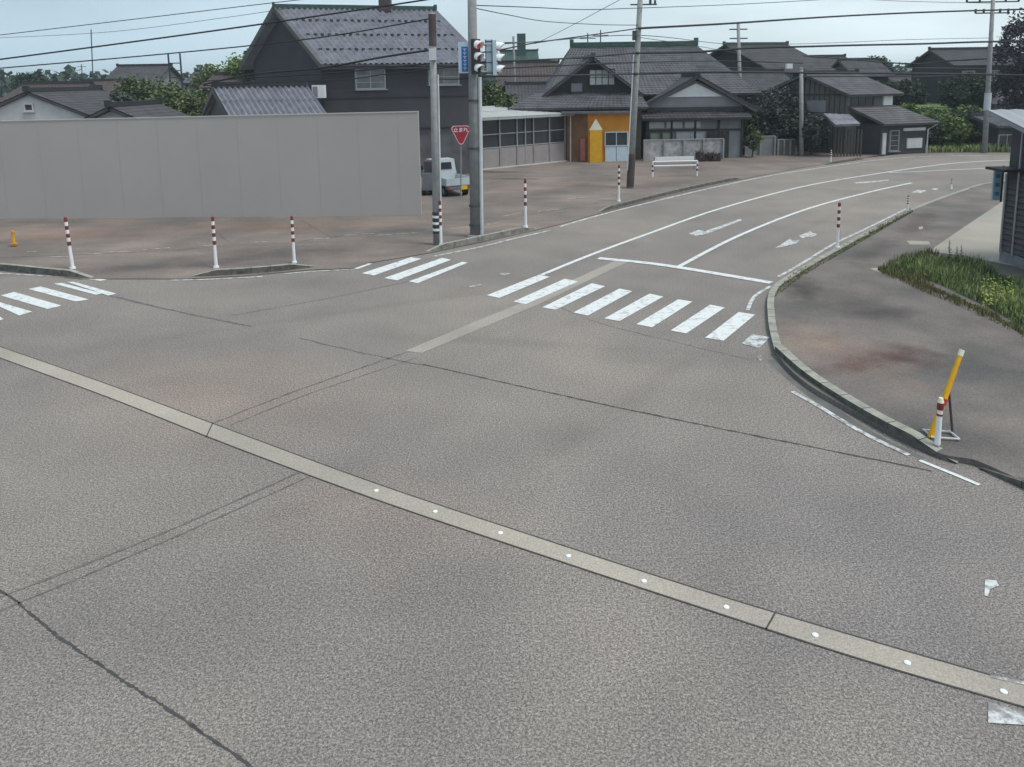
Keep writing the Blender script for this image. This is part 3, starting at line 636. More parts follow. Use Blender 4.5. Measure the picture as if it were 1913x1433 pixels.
# ------------------------------------------------------------------ houses
class Fr:
    def __init__(s, O, xd, yd=None):
        s.O = Vector((O[0], O[1], 0)); s.x = Vector((xd[0], xd[1], 0)).normalized()
        s.y = Vector((-s.x.y, s.x.x, 0)) if yd is None else Vector((yd[0], yd[1], 0)).normalized()
        s.z = Vector((0, 0, 1))
    def __call__(s, x, y, z): return s.O + s.x * x + s.y * y + s.z * z
def roof_slope(mb, a, b, c, d, th=.14, rib=.30, amp=.035, row=.35, lap=.03):
    n = (b - a).cross(d - a).normalized()
    if n.z < 0: n = -n
    W = max((b - a).length, (c - d).length); H = ((d - a).length + (c - b).length) / 2
    nu = max(4, int(W / rib) * 4); nv = max(2, int(H / row))
    if nu * nv > 16000: nv = max(2, int(16000 / nu))
    off = [amp * (.5 + .5 * math.cos(2 * math.pi * i / 4)) for i in range(nu + 1)]
    def pt(u, v, h): return a.lerp(b, u).lerp(d.lerp(c, u), v) + n * h
    prev = None
    for j in range(nv):
        lo = [pt(i / nu, j / nv, off[i] + lap) for i in range(nu + 1)]; hi = [pt(i / nu, (j + 1) / nv, off[i]) for i in range(nu + 1)]
        k = len(mb.v); mb.v += [tuple(p) for p in lo] + [tuple(p) for p in hi]
        for i in range(nu): mb.f.append([k + i, k + i + 1, k + nu + 2 + i, k + nu + 1 + i]); mb.m.append(mb.cm)
        if prev is not None:
            for i in range(nu): mb.f.append([prev + i, prev + i + 1, k + i + 1, k + i]); mb.m.append(mb.cm)
        prev = k + nu + 1
    A, B_, C_, D = [p - n * th for p in (a, b, c, d)]
    mb.face([D, C_, B_, A]); up = n * .02
    for p, q, r, s in ((a, b, B_, A), (b, c, C_, B_), (c, d, D, C_), (d, a, A, D)): mb.face([p + up, s, r, q + up])
def walls(root, fr, x0, x1, y0, y1, z0, z1, m, name='wall', gable=None, axis='x'):
    mb = MB(); mb.hexa([fr(x0, y0, z0), fr(x1, y0, z0), fr(x1, y1, z0), fr(x0, y1, z0), fr(x0, y0, z1), fr(x1, y0, z1), fr(x1, y1, z1), fr(x0, y1, z1)])
    if gable:
        if axis == 'x':
            ym = (y0 + y1) / 2; mb.prism([fr(x0, y0, z1), fr(x0, y1, z1), fr(x0, ym, gable)], fr.x * (x1 - x0))
        else:
            xm = (x0 + x1) / 2; mb.prism([fr(x0, y0, z1), fr(x1, y0, z1), fr(xm, y0, gable)], fr.y * (y1 - y0))
    return mb.build(name, m, root)
def gable_roof(root, fr, x0, x1, y0, y1, ze, zr, ov=.6, ovg=.5, axis='x', m='roof_tile', ridge='ridge_green', rib=.3, cap=True, amp=.05, lap=.022):
    mb = MB()
    if axis == 'x':
        ym = (y0 + y1) / 2; sl = (zr - ze) / (ym - y0); zo = ze - sl * ov; X0, X1 = x0 - ovg, x1 + ovg
        roof_slope(mb, fr(X0, y0 - ov, zo), fr(X1, y0 - ov, zo), fr(X1, ym, zr), fr(X0, ym, zr), rib=rib, amp=amp, lap=lap)
        roof_slope(mb, fr(X1, y1 + ov, zo), fr(X0, y1 + ov, zo), fr(X0, ym, zr), fr(X1, ym, zr), rib=rib, amp=amp, lap=lap)
        r = mb.build('roof', m, root); e0, e1 = fr(X0, ym, zr), fr(X1, ym, zr)
    else:
        xm = (x0 + x1) / 2; sl = (zr - ze) / (xm - x0); zo = ze - sl * ov; Y0, Y1 = y0 - ovg, y1 + ovg
        roof_slope(mb, fr(x0 - ov, Y1, zo), fr(x0 - ov, Y0, zo), fr(xm, Y0, zr), fr(xm, Y1, zr), rib=rib, amp=amp, lap=lap)
        roof_slope(mb, fr(x1 + ov, Y0, zo), fr(x1 + ov, Y1, zo), fr(xm, Y1, zr), fr(xm, Y0, zr), rib=rib, amp=amp, lap=lap)
        r = mb.build('roof', m, root); e0, e1 = fr(xm, Y0, zr), fr(xm, Y1, zr)
    if cap:
        d = (e1 - e0).normalized(); s = d.cross(Vector((0, 0, 1))).normalized()
        c = MB(); c.box((e0 + e1) / 2 + Vector((0, 0, .14)), (e1 - e0).length, .26, .26, d, s)
        for e, q in ((e0, -1), (e1, 1)): c.box(e + Vector((0, 0, .2)) , .16, .36, .34, d, s)
        c.build('ridge', ridge, r)
    # barge boards
    bb = MB()
    return r
def window(root, fr, x, z, w, h, face='front', y=0, nx=2, nz=1, glass='glass', frm='frame_alu', sill=True, proud=.03):  # frame, bars and sill stand proud; pane sits inside
    if face == 'front': o = lambda a, b, c: fr(x + a, y - proud - b, z + c)
    else: o = lambda a, b, c: fr(y - proud - b, x - a, z + c)     # left face: looks along -x
    ax = fr.x if face == 'front' else -fr.y; ay = -fr.y if face == 'front' else -fr.x
    f = MB(); tk = .07
    for a in (0, w): f.box(o(a, .02, h / 2), tk, .1, h + tk, ax, ay)
    for c in (0, h): f.box(o(w / 2, .022, c), w - tk, .1, tk, ax, ay)
    for i in range(1, nx): f.box(o(w * i / nx, .018, h / 2), .05, .07, h - tk, ax, ay)
    for i in range(1, nz): f.box(o(w / 2, .015, h * i / nz), w - tk, .06, .04, ax, ay)
    if sill: f.box(o(w / 2, .06, -.07), w + .2, .2, .06, ax, ay)
    fo = f.build('window', frm, root)
    g = MB(); g.box(o(w / 2, -.005, h / 2), w - tk, .02, h - tk, ax, ay); g.build('pane', glass, fo)
    return fo
def zat(px, py, Y): return P(px, py, Y).z
# --- H1: big dark slate house
A = P(613, 340, 47); Bp = P(884, 340, 49.8); fr = Fr((A.x, A.y), (Bp.x - A.x, Bp.y - A.y), (-6, 5.6)); Lh = (Vector((Bp.x, Bp.y, 0)) - fr.O).length
t = thing('tiled_house', 'big dark slate two storey house with shiny ribbed tile roof behind the poles', 'house', fr.O)
ze = 7.55; zr = 10.55; D = 8.0
walls(t, fr, 0, Lh, 0, D, 0, ze, 'slate_wall', gable=zr - .15)
r = gable_roof(t, fr, 0, Lh, 0, D, ze, zr, ov=.75, ovg=.55, m='roof_tile', rib=.33, amp=.13, lap=.01)
for j in range(3):
    for i in range(22):
        f = (.22, .48, .74)[j]; q_ = fr(.1 + i * (Lh - .2) / 21 , -.75 + (D / 2 + .75) * f, ze - .5625 + (zr - ze + .5625) * f + .16); mb = MB(); mb.box(q_, .16, .08, .12, fr.x, fr.y); mb.build('snow_guard', 'trim_dark', r)
# barge boards on the gable end that faces left
mb = MB()
for s in (0, 1):
    e = fr(-.6, -.75 if s == 0 else D + .75, ze - (zr - ze) / (D / 2) * .75 - .14); k = fr(-.6, D / 2, zr - .14)
    mb.hexa([e, k, k + fr.x * .08, e + fr.x * .08, e + Vector((0, 0, .32)), k + Vector((0, 0, .32)), k + fr.x * .08 + Vector((0, 0, .32)), e + fr.x * .08 + Vector((0, 0, .32))])
mb.build('bargeboard', 'wood_grey', t)
mb = MB(); c = fr(6.4, D / 2, zr + .5); mb.box(c, .75, .7, 1.3); mb.build('chimney', 'roof_brown', r)
mb = MB(); mb.box(c + Vector((0, 0, .7)), .9, .85, .12); mb.build('chimney_cap', 'dark_steel', r)
mb = MB(); mb.box(fr(Lh / 2, -.86, ze - .78), Lh + 1, .12, .12, fr.x, fr.y); mb.build('gutter', 'trim_dark', t)
mb = MB(); mb.box(fr(Lh / 2, -.03, ze - 2.55), Lh, .05, .05, fr.x, fr.y)
mb.build('siding_trim', 'slate_wall_dark', t)
mb = MB(); mb.box(fr(-.02, -.02, 3.6), .14, .14, 7.1, fr.x, fr.y); mb.build('downpipe', 'trim_dark', t)
window(t, fr, 1.9, 5.55, 1.75, 1.15, nx=2, nz=3, glass='glass_grey', frm='frame_alu')
window(t, fr, 6.4, 5.75, 1.9, .95, nx=2, nz=2, glass='glass_grey', frm='frame_alu')
window(t, fr, 4.7, 4.7, .5, 2.3, nx=1, nz=1, frm='trim_dark') if 0 else None
mb = MB(); mb.box(fr(Lh - 2.1, -.03, 1.5), 3.6, .08, 3.0, fr.x, fr.y); g = mb.build('garage_door', 'roof_mid', t)
mb = MB(); mb.box(fr(Lh - 2.1, -.10, 3.1), 4.0, .3, .12, fr.x, fr.y); mb.build('lintel', 'trim_dark', t)
mb = MB(); c = P(596, 171, 46.2); mb.box(c + fr.x * .0, .75, .35, .75, (1, 0, 0)); ac = mb.build('meter_box', 'plaster_white', t)
mb = MB(); mb.box(c + Vector((-.18, -.19, 0)), .28, .03, .6); mb.build('cover', 'plaster_grey', ac)
mb = MB(); mb.tube([fr(2.3, D, 8)] * 1 + [fr(2.3, D, 8.5)], .02, 6)
# annex with ribbed roof
Ya = 41; fr2 = Fr(P(432, 215, Ya)[:2], (1, 0), (-.42, .9)); L2 = (P(612, 215, Ya) - P(432, 215, Ya)).x
t = thing('annex_shed', 'low annex with striped ribbed roof peeking over the grey wall beside the big house', 'shed', fr2.O)
ze_, zt = zat(500, 220, Ya), zat(480, 163, Ya + 2.6); R0 = P(397, 163, Ya + 2.6)
mb = MB(); e0 = fr2(-.1, -.1, ze_); e1 = fr2(L2, -.1, ze_); r1 = Vector((R0.x + L2 + .2, R0.y, zt)); r0 = Vector((R0.x, R0.y, zt)); b0 = r0 + (r0 - e0) * 1.0; b0.z = ze_; b1 = r1 + (r1 - e1); b1.z = ze_
roof_slope(mb, e0, e1, r1, r0, rib=.30, amp=.15, row=20); roof_slope(mb, b1, b0, r0, r1, rib=.30, amp=.15, row=20); rr = mb.build('roof', 'roof_tile', t)
mb = MB(); mb.box((r0 + r1) / 2 + Vector((0, 0, .16)), (r1 - r0).length, .34, .30); mb.build('ridge', 'trim_dark', rr)
mb = MB(); g_ = fr2.x * .35; lo = Vector((0, 0, -.2)); mb.prism([e0 + g_ + lo, b0 + g_ + lo, r0 + g_ + lo], Vector((L2 - .8, 0, 0))); mb.hexa([Vector((q.x, q.y, 0)) for q in (e0 + g_, e1 - g_, b1 - g_, b0 + g_)] + [q + lo * 1.01 for q in (e0 + g_, e1 - g_, b1 - g_, b0 + g_)]); mb.build('wall', 'wood_grey', t)
mb = MB()
for e in (e0, b0): mb.hexa([e + lo * 1.5 - g_ * .1, r0 + lo * 1.5 - g_ * .1, r0 + lo * 1.5 + g_ * .2, e + lo * 1.5 + g_ * .2, e - g_ * .1 + lo * .2, r0 - g_ * .1 + lo * .2, r0 + g_ * .2 + lo * .2, e + g_ * .2 + lo * .2])
mb.build('bargeboard', 'wood_grey', t)
# --- left background: white gabled house
Y = 47; fr3 = Fr(P(-60, 200, Y)[:2], (1, 0)); W3 = (P(172, 200, Y) - P(-60, 200, Y)).x
t = thing('white_gable_house', 'pale grey plaster gable end with dark roof at the left edge above the grey wall', 'house', fr3.O)
zap = zat(70, 172, Y); zev = zat(172, 214, Y)
walls(t, fr3, .3, W3 - .3, 0, 8, 0, zev, 'plaster', gable=zap - .15, axis='y')
gable_roof(t, fr3, .3, W3 - .3, 0, 8, zev, zap, ov=1.1, ovg=.2, axis='y', m='roof_dark', ridge='trim_dark')
window(t, fr3, W3 * .46, zap - 1.1, .5, .4, nx=1, glass='roof_brown', frm='plaster')
def simple_house(name, label, x0, x1, yb, yeave, yridge, Y, D, m_wall, m_roof, yaw=0, axis='x', ov=.6, ridge='trim_dark', cat='house', zbase=0, wins=0):
    a, b = P(x0, yeave, Y), P(x1, yeave, Y); fr = Fr((a.x, a.y), (math.cos(yaw), math.sin(yaw))); W = b.x - a.x
    ze = (a.z + b.z) / 2; 
    zr = P((x0 + x1) / 2, yridge, Y + (D / 2 if axis == 'x' else 0)).z
    t = thing(name, label, cat, fr.O); walls(t, fr, 0, W, 0, D, zbase, ze, m_wall, gable=zr - .15, axis=axis)
    gable_roof(t, fr, 0, W, 0, D, ze, zr, ov=ov, axis=axis, m=m_roof, ridge=ridge)
    for k in range(wins): window(t, fr, W * (k + .5) / wins - .6, ze - 1.8, 1.3, 1.0)
    return t, fr, W, ze, zr
simple_house('tiled_house', 'reddish brown roofed house behind the pale gable house on the far left', 10, 118, 0, 186, 158, 66, 9, 'plaster_grey', 'roof_brown', yaw=.12, wins=2)
simple_house('tiled_house', 'low dark roofed house right of the pale gable, just over the grey wall', 165, 262, 0, 222, 200, 42, 5, 'plaster', 'roof_dark', axis='y', ov=.8)
simple_house('barn', 'far grey barn with steep dark roof rising above the trees on the left', 192, 285, 0, 158, 124, 95, 9, 'plaster_grey', 'roof_dark', yaw=-.05, cat='barn')
simple_house('tiled_house', 'far wide brown roof between the barn and the pale gable house', 120, 200, 0, 172, 152, 85, 9, 'plaster_grey', 'roof_brown', wins=2)
simple_house('tiled_house', 'far grey roof behind the trees left of the big slate house', 350, 430, 0, 152, 134, 90, 8, 'plaster_grey', 'roof_mid')
simple_house('tiled_house', 'small far house with flat ridge beyond the hedge trees at left of the annex', 385, 470, 0, 160, 140, 70, 7, 'wood_grey', 'roof_brown')
# --- carport / glazed greenhouse
a, b = G(902, 318), G(1056, 302); fr = Fr(a[:2], (b.x - a.x, b.y - a.y)); Lc = (b - a).length
t = thing('glazed_shed', 'long glazed lean-to shed with pale flat roof between the poles and the orange shed', 'shed', fr.O)
hz = zat(902, 222, a.y) ; walls(t, fr, 0, Lc, .12, 4.5, 0, hz - .05, 'glass', name='glazing')
mb = MB()
for k in range(5):
    w5 = Lc / 5; mb.box(fr(w5 * (k + .5), .06, .72), w5 - .16, .08, 1.32, fr.x, fr.y)
mb.build('lower_panel', 'panel_pink', t)
mb = MB()
xs = [0, 1, 2, 2.5, 3, 4, 5]
for k in xs: mb.box(fr(Lc / 5 * k, .04, (hz) / 2), .07, .1, hz, fr.x, fr.y)
for z in (1.45, 2.35, hz - .1): mb.box(fr(Lc / 2, .035, z), Lc, .07, .06, fr.x, fr.y)
mb.build('frame', 'frame_alu', t)
mb = MB(); mb.box(fr(Lc / 2, .2, .03), Lc + .3, .5, .12, fr.x, fr.y); mb.build('footing', 'plaster', t)
mb = MB(); roof_slope(mb, fr(-.6, -.5, hz + .05), fr(Lc + .5, -.5, hz + .05), fr(Lc + .5, 4.6, hz + .62), fr(-.6, 4.6, hz + .62), rib=.4, amp=.02, row=3); mb.build('roof', 'poly_roof', t)
mb = MB(); mb.tube([fr(Lc + .35, -.2, 0), fr(Lc + .35, -.2, hz)], .05, 8); mb.build('downpipe', 'plaster_white', t)
mb = MB(); mb.box(fr(.9, 2.2, 1.2), 1.4, .5, 1.6); 
# --- orange shed
a, b = G(1098, 303), G(1183, 301); fr = Fr(a[:2], (b.x - a.x, b.y - a.y)); Lo = (b - a).length
t = thing('orange_shed', 'small orange walled shed with white sliding doors beside the leaning pole', 'shed', fr.O)
ho = zat(1140, 212, a.y)
walls(t, fr, 0, Lo, 0, 5, 0, ho, 'orange')
mb = MB(); mb.hexa([fr(-1.4, .9, 0), fr(-.01, .0, 0), fr(-.01, 4.9, 0), fr(-1.4, 5, 0), fr(-1.4, .9, ho - .1), fr(-.01, 0, ho - .05), fr(-.01, 4.9, ho - .05), fr(-1.4, 5, ho - .1)]); mb.build('side_wall', 'orange_brown', t)
mb = MB(); mb.hexa([fr(-1.9, -.4, ho), fr(Lo + .2, -.5, ho), fr(Lo + .2, 5, ho), fr(-1.9, 5, ho), fr(-1.9, -.4, ho + .14), fr(Lo + .2, -.5, ho + .14), fr(Lo + .2, 5, ho + .3), fr(-1.9, 5, ho + .3)]); mb.build('roof', 'roof_mid', t)
dr = window(t, fr, 1.25, 1.15, 1.65, .98, nx=2, glass='glass', frm='pale_blue', sill=False); dr.name = 'door_window'
mb = MB()
for k in (0, 1): mb.box(fr(1.66 + .84 * k, -.05, .55), .80, .06, 1.06, fr.x, fr.y)
mb.build('door', 'pale_blue', t)
mb = MB(); mb.box(fr(.85, -.06, 1.5), .2, .06, .35, fr.x, fr.y); mb.build('notice', 'cream', t)
c0 = G(1112, 303); t = thing('pencil_signboard', 'yellow pencil shaped board with pale pointed tip leaning on the orange shed', 'sign', c0)
px = .43; zt = zat(1112, 243, c0.y - .35); zp = zat(1112, 222, c0.y - .35); o_ = c0 + Vector((0, -.35, 0))
mb = MB(); mb.box(o_ + Vector((0, 0, zt / 2)), px * 2, .12, zt); mb.build('board', 'yellow_sign', t)
mb = MB(); mb.prism([o_ + Vector((-px - .06, -.06, zt)), o_ + Vector((px + .06, -.06, zt)), o_ + Vector((0, -.06, zp))], (0, .12, 0)); mb.build('tip', 'cream', t)
mb = MB(); mb.box(o_ + Vector((-.9, .3, .9)), .35, .1, 1.6); tag(mb.build('banner', 'faded_red'), 'faded red upright banner left of the yellow pencil board', 'banner')
# --- H2: farmhouse, right wing with front gable, left wing, main roof
Yf = 57.5; a, b = P(1200, 290, Yf), P(1395, 290, Yf); fr = Fr(a[:2], (1, 0.0)); W = b.x - a.x
t = thing('farmhouse', 'sprawling grey tiled farmhouse with white plaster front gable behind the leaning pole', 'house', fr.O)
ze = zat(1290, 196, Yf); zr = zat(1287, 143, Yf)
walls(t, fr, .3, W - .3, .1, 9, 0, ze, 'plaster_grey', gable=zr - .3, axis='y')
gable_roof(t, fr, .3, W - .3, 0, 9, ze, zr, ov=.8, ovg=.45, axis='y', m='roof_dark', ridge='trim_dark')
xm = W / 2; mb = MB(); g0 = (zat(1290, 181, Yf), zat(1287, 156, Yf))
mb.prism([fr(xm - 2.1, -.0, g0[0]), fr(xm + 2.0, -.0, g0[0]), fr(xm, -.0, g0[1])], (0, .08, 0)); mb.build('plaster_gable', 'plaster_white', t)
mb = MB()
for s in (-1, 1):
    e = fr(xm + s * (xm + .6), -.44, ze - .55); k = fr(xm, -.44, zr - .18)
    mb.hexa([e, k, k + fr.y * .08, e + fr.y * .08, e + Vector((0, 0, .3)), k + Vector((0, 0, .3)), k + fr.y * .08 + Vector((0, 0, .3)), e + fr.y * .08 + Vector((0, 0, .3))])
mb.build('bargeboard', 'trim_dark', t)
mb = MB(); roof_slope(mb, fr(-.2, -1.0, ze - .95), fr(W, -1.0, ze - .95), fr(W, .1, ze - .5), fr(-.2, .1, ze - .5), rib=.3); mb.build('eave_roof', 'roof_dark', t)
mb = MB(); mb.box(fr(W / 2, .02, ze - .3), W - .6, .1, .28, fr.x, fr.y); mb.box(fr(W / 2, .02, 2.1), W - .5, .1, .14, fr.x, fr.y)
for k in range(5): mb.box(fr(.4 + k * (W - .8) / 4, .0, 1.45), .14, .12, 2.9, fr.x, fr.y)
mb.build('timber', 'trim_dark', t)
mb = MB()
for k in range(3): mb.box(fr(1.0 + k * 1.35, .03, 2.5), 1.15, .06, .45, fr.x, fr.y)
mb.build('plaster_panel', 'plaster', t)
window(t, fr, .55, .75, .75, 1.2, y=.05, nx=1, nz=2, glass='glass_green', frm='wood_grey'); window(t, fr, 1.45, .75, .7, 1.2, y=.05, nx=1, nz=2, glass='glass_green', frm='wood_grey')
window(t, fr, 2.5, .8, 2.1, 1.15, y=.05, nx=2, glass='plaster', frm='frame_alu')
mb = MB(); mb.box(fr(5.6, -.0, 1.0), 1.6, .08, 2.0, fr.x, fr.y); mb.build('door', 'wood_dark', t)
# main roof
Ym = 66; e0, e1 = P(1068, 84, Ym), P(1300, 90, Ym); zm = (e0.z + e1.z) / 2; frm_ = Fr((e0.x, e0.y - 5.5), (1, 0)); Wm = e1.x - e0.x
zl = zat(1200, 172, Ym - 5.5)
walls(t, frm_, .3, Wm - .3, .5, 10, 0, zl, 'slate_wall_dark')
mb = MB(); roof_slope(mb, frm_(-2.4, -1, zl - .2), frm_(Wm + 3.6, -1, zl - .2), frm_(Wm, 5.5, zm), frm_(0, 5.5, zm), rib=.35, amp=.05)
roof_slope(mb, frm_(Wm + 3.6, 12, zl - .2), frm_(-2.4, 12, zl - .2), frm_(0, 5.5, zm), frm_(Wm, 5.5, zm), rib=.35)
roof_slope(mb, frm_(Wm + 3.6, -1, zl - .2), frm_(Wm + 3.6, 12, zl - .2), frm_(Wm + .05, 5.6, zm), frm_(Wm, 5.5, zm), rib=.35)
roof_slope(mb, frm_(-2.4, 12, zl - .2), frm_(-2.4, -1, zl - .2), frm_(0, 5.5, zm), frm_(-.05, 5.6, zm), rib=.35)
rr = mb.build('main_roof', 'roof_mid', t); mb = MB(); mb.box(frm_(Wm / 2, 5.5, zm + .2), Wm + .3, .35, .4); 
for x in (0, Wm): mb.box(frm_(x, 5.5, zm + .4), .3, .4, .5)
mb.build('ridge', 'ridge_green', rr)
# left wing with lattice gable
Yl = 59; a, b = P(1022, 172, Yl), P(1190, 172, Yl); f4 = Fr(a[:2], (1, 0)); W4 = b.x - a.x; z4 = zat(1105, 168, Yl); zr4 = zat(1108, 108, Yl)
walls(t, f4, .2, W4 - .2, .1, 8, 0, z4, 'slate_wall_dark', gable=zr4 - .2, axis='y', name='wing_wall')
r4 = gable_roof(t, f4, .2, W4 - .2, 0, 9, z4, zr4, ov=.6, ovg=.7, axis='y', m='roof_dark', ridge='ridge_green'); r4.name = 'wing_roof'
window(t, f4, W4 / 2 - .2, z4 + .35, 1.9, 1.15, y=.05, nx=4, nz=2, glass='plaster', frm='trim_dark')
window(t, f4, W4 / 2 - 1.6, z4 - .15, .9, .7, y=.05, nx=1, glass='plaster_grey', frm='trim_dark')
mb = MB(); zs0, zs1 = zat(1080, 202, Yl - 2.8), zat(1080, 174, Yl)
roof_slope(mb, f4(-3.0, -2.8, zs0), f4(W4 + .4, -2.8, zs0), f4(W4 + .2, .1, zs1), f4(-.8, .1, zs1), rib=.3); mb.build('skirt_roof', 'roof_mid', t)
walls(t, f4, -2.3, W4, -2.2, 7.9, 0, zs0 - .1, 'wood_dark', name='ground_floor')
# block wall in front of the farmhouse
def lowwall(label, x0, yb0, x1, yb1, yt0, m, name='block_wall', th=.15, piers=0):
    a, b = G(x0, yb0), G(x1, yb1); t = thing(name, label, 'wall', a); h = zat(x0, yt0, a.y); d = (b - a); n = Vector((-d.y, d.x, 0)).normalized() * th
    u = Vector((0, 0, h)); mb = MB(); mb.hexa([a, b, b + n, a + n, a + u, b + u, b + n + u, a + n + u]); w_ = mb.build('panel', m, t)
    mb = MB(); c = (a + b + n) / 2 + u + Vector((0, 0, .03)); mb.box(c, d.length + .1, th + .1, .07, d.normalized(), n.normalized()); mb.build('coping', 'concrete', t)
    if piers:
        mb = MB()
        for k in range(piers + 1): mb.box(a + d * k / piers + Vector((0, 0, h / 2)) - n * .1, .12, th + .08, h + .04, d.normalized(), n.normalized())
        mb.build('pier', 'concrete', t)
    return t
lowwall('mottled concrete block wall directly below the front gable, left of the entrance', 1203, 301, 1350, 298, 263, 'block', piers=4)
lowwall('grey block wall right of the farmhouse entrance', 1392, 291, 1446, 290, 256, 'plaster_grey', piers=2)
lowwall('low dark fence between the block wall and the straight pole', 1452, 290, 1486, 289, 262, 'wood_grey', name='wooden_fence', piers=3)
t = lowwall('dark entrance gate panel at the farmhouse', 1352, 295, 1366, 294, 250, 'wood_dark', name='gate_post')
mb = MB(); c = P(1372, 250, 58); tt = thing('stone_lantern', 'pale square yard lamp box at the farmhouse entrance', 'lamp', (c.x, c.y, 0)); mb.tube([(c.x, c.y, 0), (c.x, c.y, 3.0)], .07, 8); mb.build('pole', 'concrete', tt)
mb = MB(); c = P(1373, 225, 58); mb.box(c, .62, .4, .45); mb.build('lamp_box', 'plaster_white', tt)
# --- H3
Y = 76; a, b = P(1440, 128, Y), P(1530, 130, Y + 1); fr = Fr(a[:2], (b.x - a.x, b.y - a.y), (-.62, .78)); W = (b - a).length
t = thing('tiled_house', 'tall dark house with green edged ridge behind the small straight pole', 'house', fr.O)
ze = zat(1472, 124, Y); zr = zat(1410, 84, Y + 4)
walls(t, fr, 0, W, 0, 9, 0, ze, 'slate_wall_dark', gable=zr - .2); gable_roof(t, fr, 0, W, 0, 9, ze, zr, ov=1.2, ovg=.9, m='roof_dark', rib=.35)
mb = MB(); roof_slope(mb, fr(-2, -2.4, ze - 3.0), fr(W + 1, -2.4, ze - 3.0), fr(W, 0, ze - 1.8), fr(-.2, 0, ze - 1.8)); mb.build('skirt_roof', 'roof_dark', t)
for k in range(2): window(t, fr, 1.0 + 2.2 * k, ze - 1.3, 1.2, .9)
mb = MB(); c = P(1474, 124, 75); mb.box(c, .55, .4, .5); mb.build('vent_hood', 'plaster_white', t)
simple_house('tiled_house', 'low dark roofed wing between the farmhouse and the dark wooden house', 1385, 1480, 0, 165, 135, 68, 8, 'slate_wall_dark', 'roof_dark', wins=2)
# --- H4
Y = 59; a, b = P(1578, 285, Y), P(1660, 285, Y + 1.2); fr = Fr(a[:2], (b.x - a.x, b.y - a.y), (-.66, .75)); W = (b - a).length
t = thing('wooden_house', 'dark weathered two storey wooden house with grey roofs near the bend of the road', 'house', fr.O)
ze = zat(1600, 172, Y); zr = zat(1560, 138, Y + 3)
walls(t, fr, 0, W, 0, 6.5, 0, ze, 'wood_grey', gable=zr - .15); r = gable_roof(t, fr, 0, W, 0, 6.5, ze, zr, ov=.5, ovg=.5, m='roof_mid', ridge='trim_dark')
window(t, fr, .3, ze - 1.05, 2.0, .8, nx=3, frm='wood_dark')
mb = MB(); mb.box(fr(W - .45, -.05, ze - .7), .8, .1, .7, fr.x, fr.y); mb.build('plaster_panel', 'plaster_white', t)
zt_, zb_ = zat(1620, 198, Y), zat(1650, 234, Y - 2.2)
mb = MB(); roof_slope(mb, fr(.6, -2.4, zb_), fr(W + 1.6, -2.4, zb_), fr(W + .2, .05, zt_), fr(.0, .05, zt_), rib=.3); mb.build('skirt_roof', 'roof_mid', t)
walls(t, fr, .9, W + 1.0, -1.9, -.02, 0, zb_ - .02, 'slate_wall_dark', name='ground_floor')
mb = MB(); mb.box(fr(W - .2, -1.95, 1.85), 2.0, .08, .22, fr.x, fr.y); mb.box(fr(W - .1, -1.94, .8), 1.4, .07, .75, fr.x, fr.y); mb.box(fr(1.2, -1.94, .85), .3, .07, 1.6, fr.x, fr.y); mb.build('plaster_panel', 'plaster', t)
window(t, fr, 1.7, .3, .8, 1.5, y=-1.9, nx=1, nz=4, frm='plaster_grey')
mb = MB()
for k in range(16): yy = .15 + k * .41; hh_ = ze + (zr - ze) * (1 - abs(yy - 3.25) / 3.25) - .3; mb.box(fr(-.03, yy, hh_ / 2), .05, .05, hh_, fr.x, fr.y)
for z in (2.7, ze - .2): mb.box(fr(-.05, 3.25, z), .06, 6.4, .14, fr.x, fr.y)
mb.build('batten', 'wood_dark', t)
mb = MB(); mb.box(fr(-.06, 2.4, 3.6), .08, 1.5, .9, fr.x, fr.y); mb.build('shutter', 'plaster_grey', t)
mb = MB(); mb.tube([fr(W + 1.5, -2.3, zb_ - .1), fr(W + 1.05, -1.98, zb_ - .5), fr(W + 1.05, -1.98, 0)], .05, 6); mb.build('downpipe', 'pipe_grey', t)
# canopy
ca, cb, ccx, cdx = P(1560, 234, 56.5), P(1607, 232, 56.5), P(1586, 214, 58), P(1538, 212, 58)
mb = MB(); roof_slope(mb, ca, cb, ccx, cdx, rib=.4, amp=.03, row=1); mb.build('canopy', 'roof_tile', t)
p0 = P(1560, 286, 57); mb = MB()
for k in range(9): x = p0.x + k * .24; mb.box((x, 57.1, 1.0), .12, .06, 2.0)
mb.build('slat_door', 'wood_dark', t)
# far roofs
simple_house('tiled_house', 'far flat topped house roof left above the wooden house', 1536, 1596, 0, 124, 106, 95, 8, 'slate_wall_dark', 'roof_dark', wins=2)
simple_house('tiled_house', 'far dark house roof right above the wooden house', 1600, 1660, 0, 138, 112, 88, 8, 'slate_wall_dark', 'roof_dark', wins=1)
simple_house('tiled_house', 'far reddish roof behind the traffic lights, right of the far crossarm pole', 935, 1040, 0, 155, 118, 78, 9, 'slate_wall_dark', 'roof_brown', wins=2)
simple_house('tiled_house', 'dark low roof just left of the farmhouse above the glazed shed', 955, 1032, 0, 186, 158, 68, 7, 'wood_dark', 'roof_dark')
simple_house('tiled_house', 'far house with green roof and square chimney above the traffic light visors', 940, 1000, 0, 110, 96, 110, 8, 'plaster', 'ridge_green')
c = P(974, 90, 112); mb = MB(); mb.box(c, 1.2, 1.2, 4); tag(mb.build('water_tank', 'ridge_green'), 'far square dark green tower above the roofs right of the traffic lights', 'tower')
simple_house('long_barn', 'long low dark barn beyond the bright green field on the right', 1690, 1830, 0, 165, 140, 100, 9, 'slate_wall_dark', 'roof_dark', cat='barn')
simple_house('tiled_house', 'large dark house on the right behind the right utility pole', 1785, 1930, 0, 118, 92, 84, 9, 'slate_wall_dark', 'roof_dark', wins=3)
